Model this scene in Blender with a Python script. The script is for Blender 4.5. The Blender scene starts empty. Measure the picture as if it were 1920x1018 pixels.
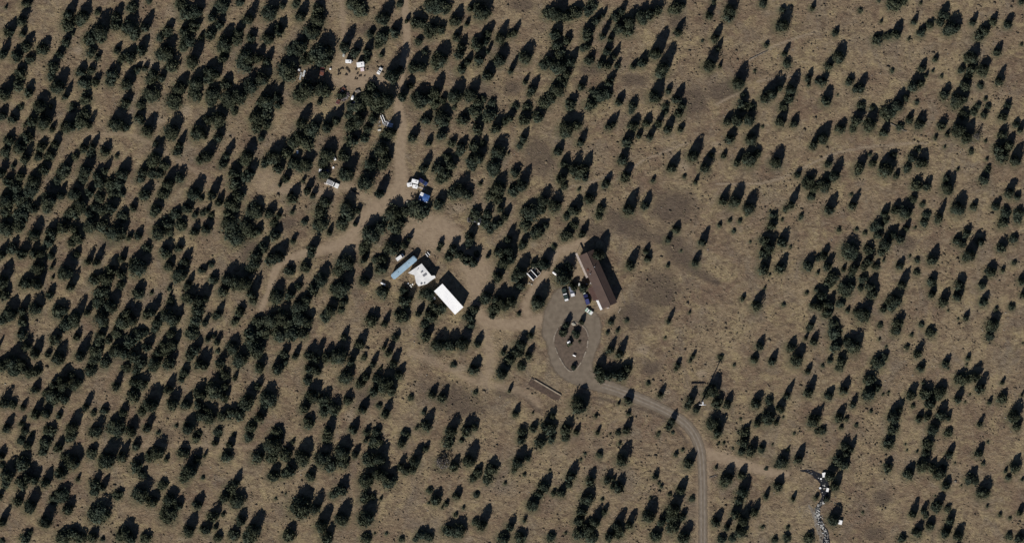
import bpy, bmesh, math, random
import numpy as np
from mathutils import Vector, Matrix, noise as mn
random.seed(7); np.random.seed(7)
sc = bpy.context.scene
col = sc.collection
S = 0.25                      # metres per photo pixel
def W(x, y): return ((x-960.0)*S, (509.0-y)*S)
R = math.radians

# ---------------------------------------------------------------- camera, sky, sun, exposure
cam = bpy.data.objects.new('camera', bpy.data.cameras.new('camera'))
col.objects.link(cam); sc.camera = cam
cam.location = (0, 0, 2000); cam.rotation_euler = (0, 0, 0)
cam.data.sensor_width = 36; cam.data.lens = 36*2000/(1920*S)
cam.data.clip_end = 6000; cam.data.clip_start = 10
SUN_EL = 36.0; SH = 66.0      # sun elevation; direction in which the shadows point (degrees above +x)
wd = bpy.data.worlds.new('World'); sc.world = wd; wd.use_nodes = True
nt = wd.node_tree; bg = nt.nodes['Background']
sky = nt.nodes.new('ShaderNodeTexSky'); sky.sky_type = 'NISHITA'; sky.sun_disc = False
sky.sun_elevation = R(SUN_EL); sky.sun_rotation = R(90-(SH+180)); sky.altitude = 3000
sky.air_density = 0.7; sky.dust_density = 0.0; sky.ozone_density = 1.0
nt.links.new(sky.outputs[0], bg.inputs[0]); bg.inputs[1].default_value = 0.075
sd = bpy.data.lights.new('sun', 'SUN'); sd.energy = 5.0; sd.angle = R(0.5); sd.color = (1.0, 0.95, 0.87)
so = bpy.data.objects.new('sun', sd); col.objects.link(so)
e = R(SUN_EL); a = R(SH)
tosun = Vector((-math.cos(a)*math.cos(e), -math.sin(a)*math.cos(e), math.sin(e)))
so.rotation_euler = tosun.to_track_quat('Z', 'Y').to_euler()
sc.view_settings.view_transform = 'Standard'; sc.view_settings.look = 'None'
sc.view_settings.exposure = 0.1; sc.view_settings.gamma = 1.0
sc.cycles.max_bounces = 4; sc.cycles.diffuse_bounces = 2

# ---------------------------------------------------------------- materials
MATS = {}
def mat(name, c, rough=0.9, c2=None, scale=1.0, metal=0.0, bump=0.0, spec=0.2, detail=4):
    if name in MATS: return MATS[name]
    m = bpy.data.materials.new(name); m.use_nodes = True; t = m.node_tree
    b = t.nodes['Principled BSDF']; b.inputs['Roughness'].default_value = rough
    b.inputs['Metallic'].default_value = metal; b.inputs['Specular IOR Level'].default_value = spec
    if c2 is None: c2 = tuple(x*0.78 for x in c)
    g = t.nodes.new('ShaderNodeNewGeometry')
    n = t.nodes.new('ShaderNodeTexNoise'); n.inputs['Scale'].default_value = scale; n.inputs['Detail'].default_value = detail
    r = t.nodes.new('ShaderNodeMapRange'); r.inputs[1].default_value = 0.35; r.inputs[2].default_value = 0.65
    x = t.nodes.new('ShaderNodeMix'); x.data_type = 'RGBA'
    x.inputs[6].default_value = (*c, 1); x.inputs[7].default_value = (*c2, 1)
    t.links.new(g.outputs['Position'], n.inputs['Vector']); t.links.new(n.outputs[0], r.inputs[0])
    t.links.new(r.outputs[0], x.inputs[0]); t.links.new(x.outputs[2], b.inputs['Base Color'])
    if bump:
        bp = t.nodes.new('ShaderNodeBump'); bp.inputs['Strength'].default_value = bump; bp.inputs['Distance'].default_value = 0.3
        t.links.new(n.outputs[0], bp.inputs['Height']); t.links.new(bp.outputs[0], b.inputs['Normal'])
    MATS[name] = m; return m

def ground_mat():
    m = bpy.data.materials.new('dry_grass_ground'); m.use_nodes = True; t = m.node_tree; N = t.nodes; L = t.links
    b = N['Principled BSDF']; b.inputs['Roughness'].default_value = 1; b.inputs['Specular IOR Level'].default_value = 0
    g = N.new('ShaderNodeNewGeometry')
    def noise(sc_, det=6, rough=.6, sx=1, sy=1, rot=0, dist=0):
        mp = N.new('ShaderNodeMapping'); mp.inputs['Scale'].default_value = (sx, sy, 1); mp.inputs['Rotation'].default_value = (0, 0, R(rot))
        n = N.new('ShaderNodeTexNoise'); n.inputs['Scale'].default_value = sc_; n.inputs['Detail'].default_value = det
        n.inputs['Roughness'].default_value = rough; n.inputs['Distortion'].default_value = dist
        L.new(g.outputs['Position'], mp.inputs[0]); L.new(mp.outputs[0], n.inputs['Vector']); return n.outputs[0]
    def ramp(s, a0, a1):
        r = N.new('ShaderNodeMapRange'); r.inputs[1].default_value = a0; r.inputs[2].default_value = a1; L.new(s, r.inputs[0]); return r.outputs[0]
    def mix(f, A, B):
        x = N.new('ShaderNodeMix'); x.data_type = 'RGBA'
        if hasattr(f, 'node'): L.new(f, x.inputs[0])
        else: x.inputs[0].default_value = f
        for v, i in ((A, 6), (B, 7)):
            if hasattr(v, 'node'): L.new(v, x.inputs[i])
            else: x.inputs[i].default_value = (*v, 1)
        return x.outputs[2]
    def mul(A, B):
        x = N.new('ShaderNodeMath'); x.operation = 'MULTIPLY'
        for v, i in ((A, 0), (B, 1)):
            if hasattr(v, 'node'): L.new(v, x.inputs[i])
            else: x.inputs[i].default_value = v
        return x.outputs[0]
    tan, brn, yel, gry = (0.318, 0.246, 0.158), (0.220, 0.157, 0.110), (0.385, 0.310, 0.180), (0.222, 0.183, 0.142)
    base = mix(ramp(noise(.035, 6, .7), .42, .60), tan, brn)
    base = mix(mul(ramp(noise(.075, 7, .75, 1, 1.3, 20, .5), .48, .62), .85), base, yel)
    base = mix(mul(ramp(noise(.055, 7, .75, 1.2, 1, 50, .5), .50, .64), .8), base, gry)
    base = mix(mul(ramp(noise(.2, 7, .75, 1, 1.5, 10, .8), .50, .60), .75), base, (.135, .100, .074))
    at = N.new('ShaderNodeAttribute'); at.attribute_name = 'cover'
    sp = N.new('ShaderNodeSeparateColor'); L.new(at.outputs[0], sp.inputs[0])
    rag = noise(.35, 5, .7)
    def ragged(s, k=.5):      # attribute edge broken up by noise
        a1 = N.new('ShaderNodeMath'); a1.operation = 'ADD'; L.new(s, a1.inputs[0])
        m1 = N.new('ShaderNodeMath'); m1.operation = 'MULTIPLY_ADD'; L.new(rag, m1.inputs[0]); m1.inputs[1].default_value = k; m1.inputs[2].default_value = -k*.5
        L.new(m1.outputs[0], a1.inputs[1]); return ramp(a1.outputs[0], .12, .8)
    base = mix(mul(ramp(noise(.42, 4, .6, 1, 1.35, 15, .9), .51, .62), .42), base, (.125, .094, .066))
    base = mix(mul(ramp(noise(.33, 4, .6, 1, 1.5, -10, .9), .54, .66), .5), base, (.36, .29, .20))
    tuft = ramp(noise(.55, 8, .75, 1, 1.6, 8, .6), .38, .64)
    tuft2 = ramp(noise(1.7, 5, .8, 1, 1.9, 0, .4), .40, .62)
    inv = N.new('ShaderNodeMath'); inv.operation = 'SUBTRACT'; inv.inputs[0].default_value = 1; 
    dirtf = ragged(sp.outputs[0], .7); L.new(dirtf, inv.inputs[1])
    dk = mix(1.0, base, base); 
    mm = N.new('ShaderNodeMix'); mm.data_type = 'RGBA'; mm.blend_type = 'MULTIPLY'; mm.inputs[0].default_value = 1
    L.new(base, mm.inputs[6]); mm.inputs[7].default_value = (.48, .46, .46, 1); dark = mm.outputs[2]
    base = mix(mul(ramp(noise(.55, 8, .8, 1, 1.9, 8, .6), .46, .68), .8), base, dark)
    base = mix(mul(tuft2, .5), base, dark)
    lt = N.new('ShaderNodeMix'); lt.data_type = 'RGBA'; lt.blend_type = 'MULTIPLY'; lt.inputs[0].default_value = 1
    L.new(base, lt.inputs[6]); lt.inputs[7].default_value = (1.6, 1.56, 1.46, 1)
    base = mix(mul(ramp(noise(.8, 7, .8, 1, 2.2, -12, .5), .55, .72), .8), base, lt.outputs[2])
    base = mix(mul(ragged(sp.outputs[1], .9), .8), base, mix(ramp(noise(.5, 6, .7), .4, .62), (.118, .090, .070), (.078, .062, .050)))     # darker scrub / disturbed soil / painted shade of the driveway berm
    base = mix(mul(ragged(sp.outputs[2], .9), .8), base, (.30, .24, .175))     # pale bare soil
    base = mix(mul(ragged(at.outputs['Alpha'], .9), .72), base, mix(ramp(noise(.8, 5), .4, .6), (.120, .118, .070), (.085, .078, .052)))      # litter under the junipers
    dirtc = mix(ramp(noise(.5, 6), .4, .65), (.275, .212, .150), (.225, .170, .120))
    base = mix(mul(dirtf, .92), base, dirtc)
    L.new(base, b.inputs['Base Color'])
    bp = N.new('ShaderNodeBump'); ms = N.new('ShaderNodeMath'); ms.operation = 'MULTIPLY_ADD'; L.new(dirtf, ms.inputs[0]); ms.inputs[1].default_value = -.75; ms.inputs[2].default_value = 1.0; L.new(ms.outputs[0], bp.inputs['Strength']); bp.inputs['Distance'].default_value = .8
    h = N.new('ShaderNodeMath'); h.operation = 'ADD'; L.new(noise(.55, 8, .75, 1, 1.6, 8, .6), h.inputs[0]); L.new(mul(noise(2.0, 6, .8), .5), h.inputs[1])
    L.new(h.outputs[0], bp.inputs['Height']); L.new(bp.outputs[0], b.inputs['Normal'])
    return m

# ---------------------------------------------------------------- helpers
def tag(o, label=None, cat=None, group=None, kind=None):
    if label: o['label'] = label
    if cat: o['category'] = cat
    if group: o['group'] = group
    if kind: o['kind'] = kind
    return o
def empty(name, x, y, z=0, rz=0, label=None, cat=None, group=None):
    o = bpy.data.objects.new(name, None); o.empty_display_size = 0.5; col.objects.link(o)
    o.location = (x, y, z); o.rotation_euler = (0, 0, rz); return tag(o, label, cat, group)
class MB:
    def __init__(s): s.v = []; s.f = []
    def add(s, vs, fs):
        k = len(s.v); s.v += [tuple(p) for p in vs]; s.f += [tuple(i+k for i in f) for f in fs]; return s
    def box(s, c, d, rz=0, tilt=None, bev=0.0):
        bm = bmesh.new(); bmesh.ops.create_cube(bm, size=1)
        for v in bm.verts: v.co = Vector((v.co.x*d[0], v.co.y*d[1], v.co.z*d[2]))
        if bev: bmesh.ops.bevel(bm, geom=bm.edges[:], offset=bev, segments=2, affect='EDGES')
        M = Matrix.Translation(c) @ Matrix.Rotation(rz, 4, 'Z')
        if tilt: M = M @ Matrix.Rotation(tilt[0], 4, 'X') @ Matrix.Rotation(tilt[1], 4, 'Y')
        bm.transform(M); s.add([v.co[:] for v in bm.verts], [[v.index for v in f.verts] for f in bm.faces]) ; bm.free(); return s
    def prism(s, poly, z0, z1):           # poly xy, z numbers
        n = len(poly); vs = [(p[0], p[1], z0) for p in poly]+[(p[0], p[1], z1) for p in poly]
        fs = [tuple(range(n-1, -1, -1)), tuple(range(n, 2*n))]+[(i, (i+1) % n, n+(i+1) % n, n+i) for i in range(n)]
        return s.add(vs, fs)
    def sect(s, prof, y0, y1):            # profile in xz, extruded along y
        n = len(prof); vs = [(p[0], y0, p[1]) for p in prof]+[(p[0], y1, p[1]) for p in prof]
        fs = [tuple(range(n)), tuple(range(2*n-1, n-1, -1))]+[((i+1) % n, i, n+i, n+(i+1) % n) for i in range(n)]
        return s.add(vs, fs)
    def rings(s, rr, axis='z', n=16, closed=True):   # list of (centre, radius) with centres as vectors, rings perpendicular to path
        pts = [Vector(p) for p, _ in rr]; vs = []; fs = []
        for i, (p, r) in enumerate(rr):
            d = (pts[min(i+1, len(pts)-1)]-pts[max(i-1, 0)]).normalized()
            u = d.orthogonal().normalized() if abs(d.z) < .99 else Vector((1, 0, 0)); w = d.cross(u)
            for k in range(n):
                t = 2*math.pi*k/n; vs.append(pts[i]+u*math.cos(t)*r+w*math.sin(t)*r)
        for i in range(len(rr)-1):
            for k in range(n): fs.append((i*n+k, i*n+(k+1) % n, (i+1)*n+(k+1) % n, (i+1)*n+k))
        if closed: fs.append(tuple(range(n-1, -1, -1))); fs.append(tuple((len(rr)-1)*n+k for k in range(n)))
        return s.add(vs, fs)
    def rock(s, c, d, seed, sub=2):
        bm = bmesh.new(); bmesh.ops.create_icosphere(bm, subdivisions=sub, radius=.5)
        for v in bm.verts:
            k = 1+.5*mn.noise(v.co*2.2+Vector((seed*7.1, seed*3.3, 0)))
            v.co = Vector((v.co.x*d[0]*k, v.co.y*d[1]*k, v.co.z*d[2]*k))+Vector(c)
        s.add([v.co[:] for v in bm.verts], [[v.index for v in f.verts] for f in bm.faces]); bm.free(); return s
    def build(s, name, m, parent=None, smooth=False):
        me = bpy.data.meshes.new(name); me.from_pydata(s.v, [], s.f); me.validate(); me.update()
        bm = bmesh.new(); bm.from_mesh(me); bmesh.ops.recalc_face_normals(bm, faces=bm.faces[:]); bm.to_mesh(me); bm.free()
        me.materials.append(m)
        if smooth:
            for p in me.polygons: p.use_smooth = True
        o = bpy.data.objects.new(name, me); col.objects.link(o)
        if parent: o.parent = parent
        return o
def npmesh(name, V, F, m, smooth=False):
    me = bpy.data.meshes.new(name); nv, nf = len(V), len(F)
    me.vertices.add(nv); me.vertices.foreach_set('co', np.asarray(V, dtype=np.float32).ravel())
    k = F.shape[1]; me.loops.add(nf*k); me.loops.foreach_set('vertex_index', F.astype(np.int32).ravel())
    me.polygons.add(nf); me.polygons.foreach_set('loop_start', np.arange(0, nf*k, k, dtype=np.int32))
    me.polygons.foreach_set('loop_total', np.full(nf, k, dtype=np.int32)); me.update(calc_edges=True)
    me.materials.append(m); return me
def spline(pts, step=2.0, closed=False):   # Catmull-Rom in pixels
    P = [Vector((p[0], p[1], p[2] if len(p) > 2 else 0)) for p in pts]; out = []; n = len(P)
    for i in range(n if closed else n-1):
        g = (lambda j: P[j % n]) if closed else (lambda j: P[max(0, min(n-1, j))])
        p0, p1, p2, p3 = g(i-1), g(i), g(i+1), g(i+2); m_ = max(2, int((p2-p1).length/step))
        for k in range(m_):
            t = k/m_; out.append(.5*((2*p1)+(p2-p0)*t+(2*p0-5*p1+4*p2-p3)*t*t+(3*p1-p0-3*p2+p3)*t**3))
    if not closed: out.append(P[-1])
    return out
def feather(m):           # ragged, thinning gravel at the edge of a sheet
    t = m.node_tree; N = t.nodes; L = t.links; out = N['Material Output']; b = N['Principled BSDF']
    at = N.new('ShaderNodeAttribute'); at.attribute_name = 'edge'; g_ = N.new('ShaderNodeNewGeometry')
    n_ = N.new('ShaderNodeTexNoise'); n_.inputs['Scale'].default_value = .9; n_.inputs['Detail'].default_value = 6; L.new(g_.outputs['Position'], n_.inputs['Vector'])
    a_ = N.new('ShaderNodeMath'); a_.operation = 'ADD'; L.new(at.outputs['Fac'], a_.inputs[0]); L.new(n_.outputs[0], a_.inputs[1])
    r_ = N.new('ShaderNodeMapRange'); r_.inputs[1].default_value = .55; r_.inputs[2].default_value = 1.25; L.new(a_.outputs[0], r_.inputs[0])
    tr = N.new('ShaderNodeBsdfTransparent'); mx = N.new('ShaderNodeMixShader'); L.new(r_.outputs[0], mx.inputs[0]); L.new(tr.outputs[0], mx.inputs[1]); L.new(b.outputs[0], mx.inputs[2]); L.new(mx.outputs[0], out.inputs[0])
def setedge(o, fl):
    a_ = o.data.attributes.new('edge', 'FLOAT', 'POINT'); a_.data.foreach_set('value', np.array(fl, np.float32))
def soft_ribbon(mb, pts, z, fl, e_=4.5):
    c = spline(pts, 4)
    vs = []; fs = []
    for i, p in enumerate(c):
        d = (c[min(i+1, len(c)-1)]-c[max(i-1, 0)]); n = Vector((-d.y, d.x)).normalized(); w = p.z/2
        for k, f_ in ((-w-e_/2, 0), (-w+e_/2, 1), (w-e_/2, 1), (w+e_/2, 0)):
            k *= 1+.08*mn.noise(Vector((p.x*.11, p.y*.11, 1 if k > 0 else 9)))
            X, Y = W(p.x+n.x*k, p.y+n.y*k); vs.append((X, Y, z)); fl.append(f_)
        if i:
            for j in range(3): b = 4*i+j; fs.append((b-4, b-3, b+1, b))
    mb.add(vs, fs)
def soft_sheet(mb, poly, z, fl, e_=7.0):
    c = spline(poly, 4, True); n_ = len(c); s_ = sum(c[i].x*c[(i+1) % n_].y-c[(i+1) % n_].x*c[i].y for i in range(n_)); sg = 1 if s_ > 0 else -1
    a, b = [], []
    for i in range(n_):
        d = (c[(i+1) % n_]-c[i-1]); nn = Vector((d.y, -d.x)).normalized()*sg; q = 1.0*mn.noise(Vector((c[i].x*.15, c[i].y*.15, 3)))
        X, Y = W(c[i].x-nn.x*e_/2, c[i].y-nn.y*e_/2); a.append((X, Y, z)); X, Y = W(c[i].x+nn.x*(e_/2+q), c[i].y+nn.y*(e_/2+q)); b.append((X, Y, z))
    mb.add(a+b, [tuple(range(n_))]+[(i, (i+1) % n_, n_+(i+1) % n_, n_+i) for i in range(n_)]); fl += [1]*n_+[0]*n_
def ribbon(mb, pts, z, jit=.12):           # pts: (x, y, width) px
    c = spline(pts, 4); vs = []; fs = []
    for i, p in enumerate(c):
        d = (c[min(i+1, len(c)-1)]-c[max(i-1, 0)]); n = Vector((-d.y, d.x)).normalized(); w = p.z/2
        for s_ in (1, -1):
            k = w*(1+jit*mn.noise(Vector((p.x*.11, p.y*.11, s_*9)))+jit*.6*mn.noise(Vector((p.x*.4, p.y*.4, s_*9))))
            X, Y = W(p.x+n.x*k*s_, p.y+n.y*k*s_); vs.append((X, Y, z))
        if i: b = 2*i; fs.append((b-2, b-1, b+1, b))
    mb.add(vs, fs)
def sheet(mb, poly, z, closed=True, jit=1.0, step=4):
    c = spline(poly, step, True); cx = sum(p.x for p in c)/len(c); cy = sum(p.y for p in c)/len(c)
    vs = []
    for p in c:
        q = jit*mn.noise(Vector((p.x*.15, p.y*.15, 3))); X, Y = W(p.x+q, p.y+q); vs.append((X, Y, z))
    mb.add(vs, [tuple(range(len(vs)))])

# every juniper and shrub: x, y of crown and shadow together, width, length, in photo pixels
TREES = [
 606,92,40,60, 566,940,40,60, 582,156,36,66, 784,390,42,52, 745,120,28,76, 188,956,40,50, 540,128,38,52, 263,492,36,54, 699,432,36,52, 725,712,34,54, 1061,508,32,56, 691,960,32,56,
 222,430,34,52, 1091,748,34,52, 206,848,30,58, 514,832,36,48, 1238,82,26,66, 313,94,34,50, 402,724,34,50, 191,46,30,56, 1594,466,38,44, 1252,112,26,64, 1666,308,32,52, 506,742,34,48,
 1016,552,28,58, 691,332,30,54, 138,856,32,50, 88,216,28,56, 287,744,28,56, 96,364,30,52, 1803,234,30,52, 647,528,30,52, 572,848,30,52, 1266,944,30,52, 709,178,32,48, 267,918,32,48,
 655,314,28,54, 1336,108,26,58, 829,102,30,50, 414,216,30,50, 641,656,30,50, 737,396,34,44, 830,218,34,44, 508,16,32,46, 566,84,32,46, 790,180,32,46, 938,346,32,46, 649,486,32,46,
 484,648,32,46, 113,154,28,52, 504,180,28,52, 1471,36,28,52, 518,284,28,52, 130,496,26,56, 980,500,28,52, 28,666,28,52, 361,868,26,56, 480,984,28,52, 452,174,30,48, 908,18,30,48,
 1049,16,30,48, 325,240,30,48, 1065,232,30,48, 938,276,30,48, 1801,382,30,48, 1827,460,24,60, 1604,642,30,48, 608,852,30,48, 1409,292,32,44, 1391,142,26,54, 10,516,26,54, 1382,368,28,50,
 464,100,30,46, 474,156,30,46, 375,242,30,46, 464,524,30,46, 319,962,36,38, 430,186,34,40, 478,392,34,40, 218,798,34,40, 723,24,26,52, 212,562,26,52, 1129,461,28,61, 647,960,26,52,
 729,180,28,48, 132,222,24,56, 448,520,28,48, 468,744,28,48, 1905,770,28,48, 297,840,28,48, 92,962,24,56, 246,46,30,44, 367,96,22,60, 534,588,30,44, 1622,584,30,44, 236,994,30,44,
 834,860,30,44, 426,70,26,50, 1232,170,26,50, 369,354,26,50, 16,880,26,50, 1172,850,26,50, 1220,956,26,50, 1305,278,24,54, 820,8,36,36, 370,150,28,46, 1787,44,28,46, 717,272,28,46,
 1634,226,28,46, 20,580,28,46, 588,736,28,46, 1340,724,28,46, 1680,772,28,46, 645,840,28,46, 1797,186,32,40, 1262,964,32,40, 510,598,30,42, 12,166,26,48, 858,170,26,48, 222,222,26,48,
 164,310,26,48, 297,284,24,52, 984,334,24,52, 866,348,26,48, 1185,380,24,52, 966,552,24,52, 120,708,26,48, 872,634,26,48, 608,972,24,52, 369,16,28,44, 606,158,28,44, 1055,118,28,44,
 1453,162,22,56, 301,428,28,44, 737,458,28,44, 522,548,28,44, 1497,666,28,44, 1632,732,28,44, 689,894,28,44, 329,186,32,38, 446,444,32,38, 600,34,30,40, 586,54,30,40, 693,181,30,40,
 1047,164,30,40, 60,352,30,40, 12,424,30,40, 564,594,30,40, 100,740,30,40, 450,670,30,40, 990,98,26,46, 618,280,26,46, 1386,216,26,46, 1780,344,26,46, 341,504,26,46, 192,586,26,46,
 606,516,26,46, 1027,486,26,46, 950,560,26,46, 1664,450,26,46, 114,662,26,46, 826,638,26,46, 717,880,26,46, 976,858,26,46, 1766,876,26,46, 1043,380,28,42, 468,282,24,48, 1409,378,24,48,
 1817,248,24,48, 432,514,24,48, 715,850,24,48, 432,420,32,36, 1586,540,32,36, 80,192,26,44, 339,156,26,44, 496,140,26,44, 940,104,26,44, 66,332,26,44, 144,356,26,44, 697,300,26,44,
 904,284,22,52, 70,572,26,44, 317,584,26,44, 220,648,26,44, 1286,998,26,44, 1366,888,26,44, 462,422,30,38, 1340,790,30,38, 1441,778,30,38, 566,174,28,40, 1031,114,28,40, 14,370,28,40,
 484,216,28,40, 1700,392,28,40, 172,418,28,40, 1863,602,28,40, 156,650,20,56, 396,776,28,40, 1105,986,28,40, 860,988,28,40, 242,148,24,46, 944,62,24,46, 1688,188,24,46, 281,236,24,46,
 1081,306,24,46, 359,792,24,46, 946,688,24,46, 60,940,24,46, 1489,156,22,50, 737,236,22,50, 886,850,22,50, 908,970,22,50, 928,304,26,42, 182,800,26,42, 1734,864,26,42, 1847,916,26,42,
 1566,966,26,42, 422,86,30,36, 1127,176,30,36, 994,398,36,30, 602,418,30,36, 446,934,30,36, 812,54,28,38, 1548,342,28,38, 1680,558,28,38, 651,702,28,38, 1764,730,28,38, 1469,862,28,38,
 160,24,24,44, 470,24,22,48, 1184,32,24,44, 1374,10,24,44, 1439,174,24,44, 234,316,24,44, 321,332,22,48, 572,220,22,48, 618,226,22,48, 394,280,22,48, 1059,324,22,48, 1459,296,24,44,
 1548,250,24,44, 1570,318,22,48, 74,520,22,48, 624,574,24,44, 914,548,24,44, 596,942,22,48, 1396,912,24,44, 1398,964,22,48, 653,72,20,52, 1164,48,26,40, 1206,24,26,40, 1825,102,26,40,
 38,270,26,40, 152,378,26,40, 673,220,26,40, 576,302,26,40, 74,496,26,40, 202,516,26,40, 564,568,26,40, 948,486,26,40, 440,646,26,40, 1529,782,26,40, 321,932,26,40, 285,174,30,34,
 416,10,30,34, 120,1004,30,34, 888,166,22,46, 1328,304,22,46, 1909,290,22,46, 68,430,22,46, 251,590,22,46, 528,470,22,46, 142,790,22,46, 850,798,22,46, 359,984,22,46, 784,854,22,46,
 1119,968,22,46, 1164,974,22,46, 1576,98,24,42, 1021,368,24,42, 1109,364,24,42, 1409,216,24,42, 1413,252,24,42, 1447,456,24,42, 1754,796,24,42, 402,172,28,36, 1519,338,28,36, 116,924,28,36,
 962,456,20,50, 1845,126,26,38, 144,712,26,38, 291,676,26,38, 626,760,26,38, 978,642,26,38, 1002,940,26,38, 1103,928,26,38, 1392,990,26,38, 568,20,22,44, 506,62,22,44, 655,376,22,44,
 687,516,22,44, 880,476,22,44, 938,552,22,44, 802,788,22,44, 880,796,22,44, 1027,788,22,44, 118,876,22,44, 214,134,24,40, 396,128,24,40, 822,160,20,48, 1222,18,24,40, 210,382,24,40,
 663,256,24,40, 986,216,24,40, 824,308,24,40, 1875,270,24,40, 1731,298,24,40, 50,524,24,40, 514,480,24,40, 761,560,24,40, 1188,484,20,48, 1435,496,24,40, 108,628,24,40, 319,674,24,40,
 1143,696,24,40, 1168,696,24,40, 735,892,24,40, 616,1000,24,40, 1023,904,24,40, 677,16,30,32, 653,398,30,32, 353,72,28,34, 574,266,28,34, 1648,676,28,34, 1634,708,28,34, 170,68,26,36,
 325,118,26,36, 737,136,26,36, 761,166,18,52, 904,70,18,52, 1081,18,26,36, 1109,190,26,36, 442,340,26,36, 719,348,18,52, 888,294,26,36, 196,422,26,36, 112,580,26,36, 478,536,18,52,
 244,636,26,36, 253,738,26,36, 472,624,26,36, 960,670,26,36, 1738,732,26,36, 46,860,26,36, 695,856,26,36, 924,876,26,36, 1089,996,26,36, 1264,984,26,36, 858,30,22,42, 918,132,22,42,
 1553,180,22,42, 1423,564,22,42, 13,744,22,42, 377,674,22,42, 327,748,22,42, 848,638,22,42, 1843,718,22,42, 1075,884,22,42, 1352,796,20,46, 82,87,24,38, 246,100,24,38, 1045,58,24,38,
 148,440,24,38, 313,466,24,38, 717,498,24,38, 940,466,24,38, 253,662,24,38, 1065,798,24,38, 257,868,24,38, 544,876,24,38, 148,578,18,50, 460,120,30,30, 192,548,30,30, 1089,324,28,32,
 1674,568,28,32, 1803,708,28,32, 349,26,26,34, 1270,10,26,34, 12,392,26,34, 1881,290,26,34, 373,578,26,34, 745,420,34,26, 538,848,26,34, 53,80,22,40, 133,18,20,44, 1075,108,22,40,
 1105,52,22,40, 66,220,22,40, 442,316,22,40, 552,362,22,40, 934,230,20,44, 1101,304,20,44, 1081,386,22,40, 1180,258,22,40, 1172,292,22,40, 1264,304,20,44, 1610,218,22,40, 1614,304,22,40,
 1897,356,22,40, 1560,382,20,44, 100,430,22,40, 361,552,22,40, 377,552,20,44, 936,510,22,40, 890,482,20,44, 1471,446,22,40, 1467,494,22,40, 1752,478,22,40, 1544,546,22,40, 248,800,22,40,
 524,682,22,40, 490,772,20,44, 1521,724,20,44, 1748,748,22,40, 1768,770,22,40, 1831,698,22,40, 234,846,20,44, 643,910,22,40, 1164,904,22,40, 1560,884,22,40, 41,132,24,36, 1073,190,24,36,
 1394,192,24,36, 450,362,24,36, 1010,212,24,36, 757,588,24,36, 699,594,24,36, 1012,428,24,36, 1067,434,24,36, 8,680,24,36, 269,714,24,36, 598,658,18,48, 610,744,24,36, 42,900,24,36,
 544,998,24,36, 1823,892,24,36, 1760,942,24,36, 52,288,20,42, 472,316,20,42, 46,466,20,42, 71,652,20,42, 620,798,20,42, 1127,682,20,42, 34,98,22,38, 743,54,22,38, 780,34,22,38,
 1717,154,22,38, 54,250,22,38, 275,358,22,38, 647,284,22,38, 612,372,22,38, 898,234,22,38, 1085,228,22,38, 827,376,22,38, 1176,324,22,38, 1727,226,22,38, 263,542,22,38, 580,596,22,38,
 1519,490,22,38, 1636,532,22,38, 367,648,22,38, 375,728,22,38, 800,622,22,38, 516,884,22,38, 402,960,22,38, 1294,860,22,38, 1907,868,22,38, 128,44,26,32, 164,184,26,32, 717,70,26,32,
 1035,22,26,32, 152,226,26,32, 36,372,26,32, 584,244,26,32, 180,656,26,32, 136,1000,26,32, 976,1004,26,32, 402,354,18,46, 289,574,18,46, 836,324,24,34, 854,358,24,34, 972,656,24,34,
 484,852,24,34, 269,86,20,40, 616,104,20,40, 780,116,20,40, 796,116,20,40, 1616,156,20,40, 86,308,20,40, 6,316,20,40, 212,498,20,40, 333,588,20,40, 70,766,20,40, 574,756,20,40,
 88,896,20,40, 1570,902,20,40, 669,93,21,38, 277,40,18,44, 899,108,22,36, 1813,154,22,36, 198,280,22,36, 295,386,22,36, 554,300,22,36, 434,376,22,36, 800,306,18,44, 1190,230,22,36,
 1531,260,18,44, 122,420,22,36, 518,434,22,36, 482,474,22,36, 420,542,22,36, 592,536,22,36, 576,556,22,36, 960,478,22,36, 1071,494,22,36, 806,544,22,36, 818,572,22,36, 1435,444,22,36,
 1638,544,22,36, 1556,564,22,36, 1698,522,18,44, 1801,528,22,36, 224,712,18,44, 351,750,22,36, 1166,652,18,44, 1421,750,22,36, 180,900,22,36, 287,932,22,36, 1411,838,22,36, 1801,996,22,36,
 548,624,28,28, 40,400,30,26, 600,394,26,30, 367,600,26,30, 524,626,26,30, 1031,804,30,26, 620,870,26,30, 36,156,24,32, 588,104,24,32, 500,194,32,24, 709,196,32,24, 1065,26,24,32,
 1053,96,24,32, 190,340,24,32, 916,212,32,24, 1489,370,16,48, 1664,210,32,24, 1720,342,24,32, 38,420,24,32, 719,544,24,32, 434,774,24,32, 1570,646,24,32, 88,826,24,32, 1232,1000,24,32,
 1164,994,24,32, 1668,826,24,32, 45,32,20,38, 20,52,20,38, 220,24,20,38, 1684,56,20,38, 1467,220,20,38, 546,544,20,38, 980,526,20,38, 418,672,20,38, 618,662,20,38, 892,684,20,38,
 1578,774,20,38, 1346,970,20,38, 9,91,18,42, 1274,176,18,42, 1879,142,18,42, 102,122,22,34, 367,44,22,34, 426,152,22,34, 1368,26,22,34, 1776,173,22,34, 20,256,22,34, 309,358,22,34,
 562,252,22,34, 870,218,22,34, 892,268,22,34, 24,462,22,34, 10,548,22,34, 882,588,22,34, 1654,464,22,34, 1860,504,22,34, 1554,580,22,34, 1686,600,22,34, 735,726,22,34, 1485,644,22,34,
 1093,952,22,34, 1584,864,22,34, 1706,882,22,34, 1722,994,22,34, 1776,992,22,34, 139,524,16,46, 367,178,26,28, 341,8,26,28, 313,420,26,28, 1562,520,26,28, 361,622,26,28, 1566,624,28,26,
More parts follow.
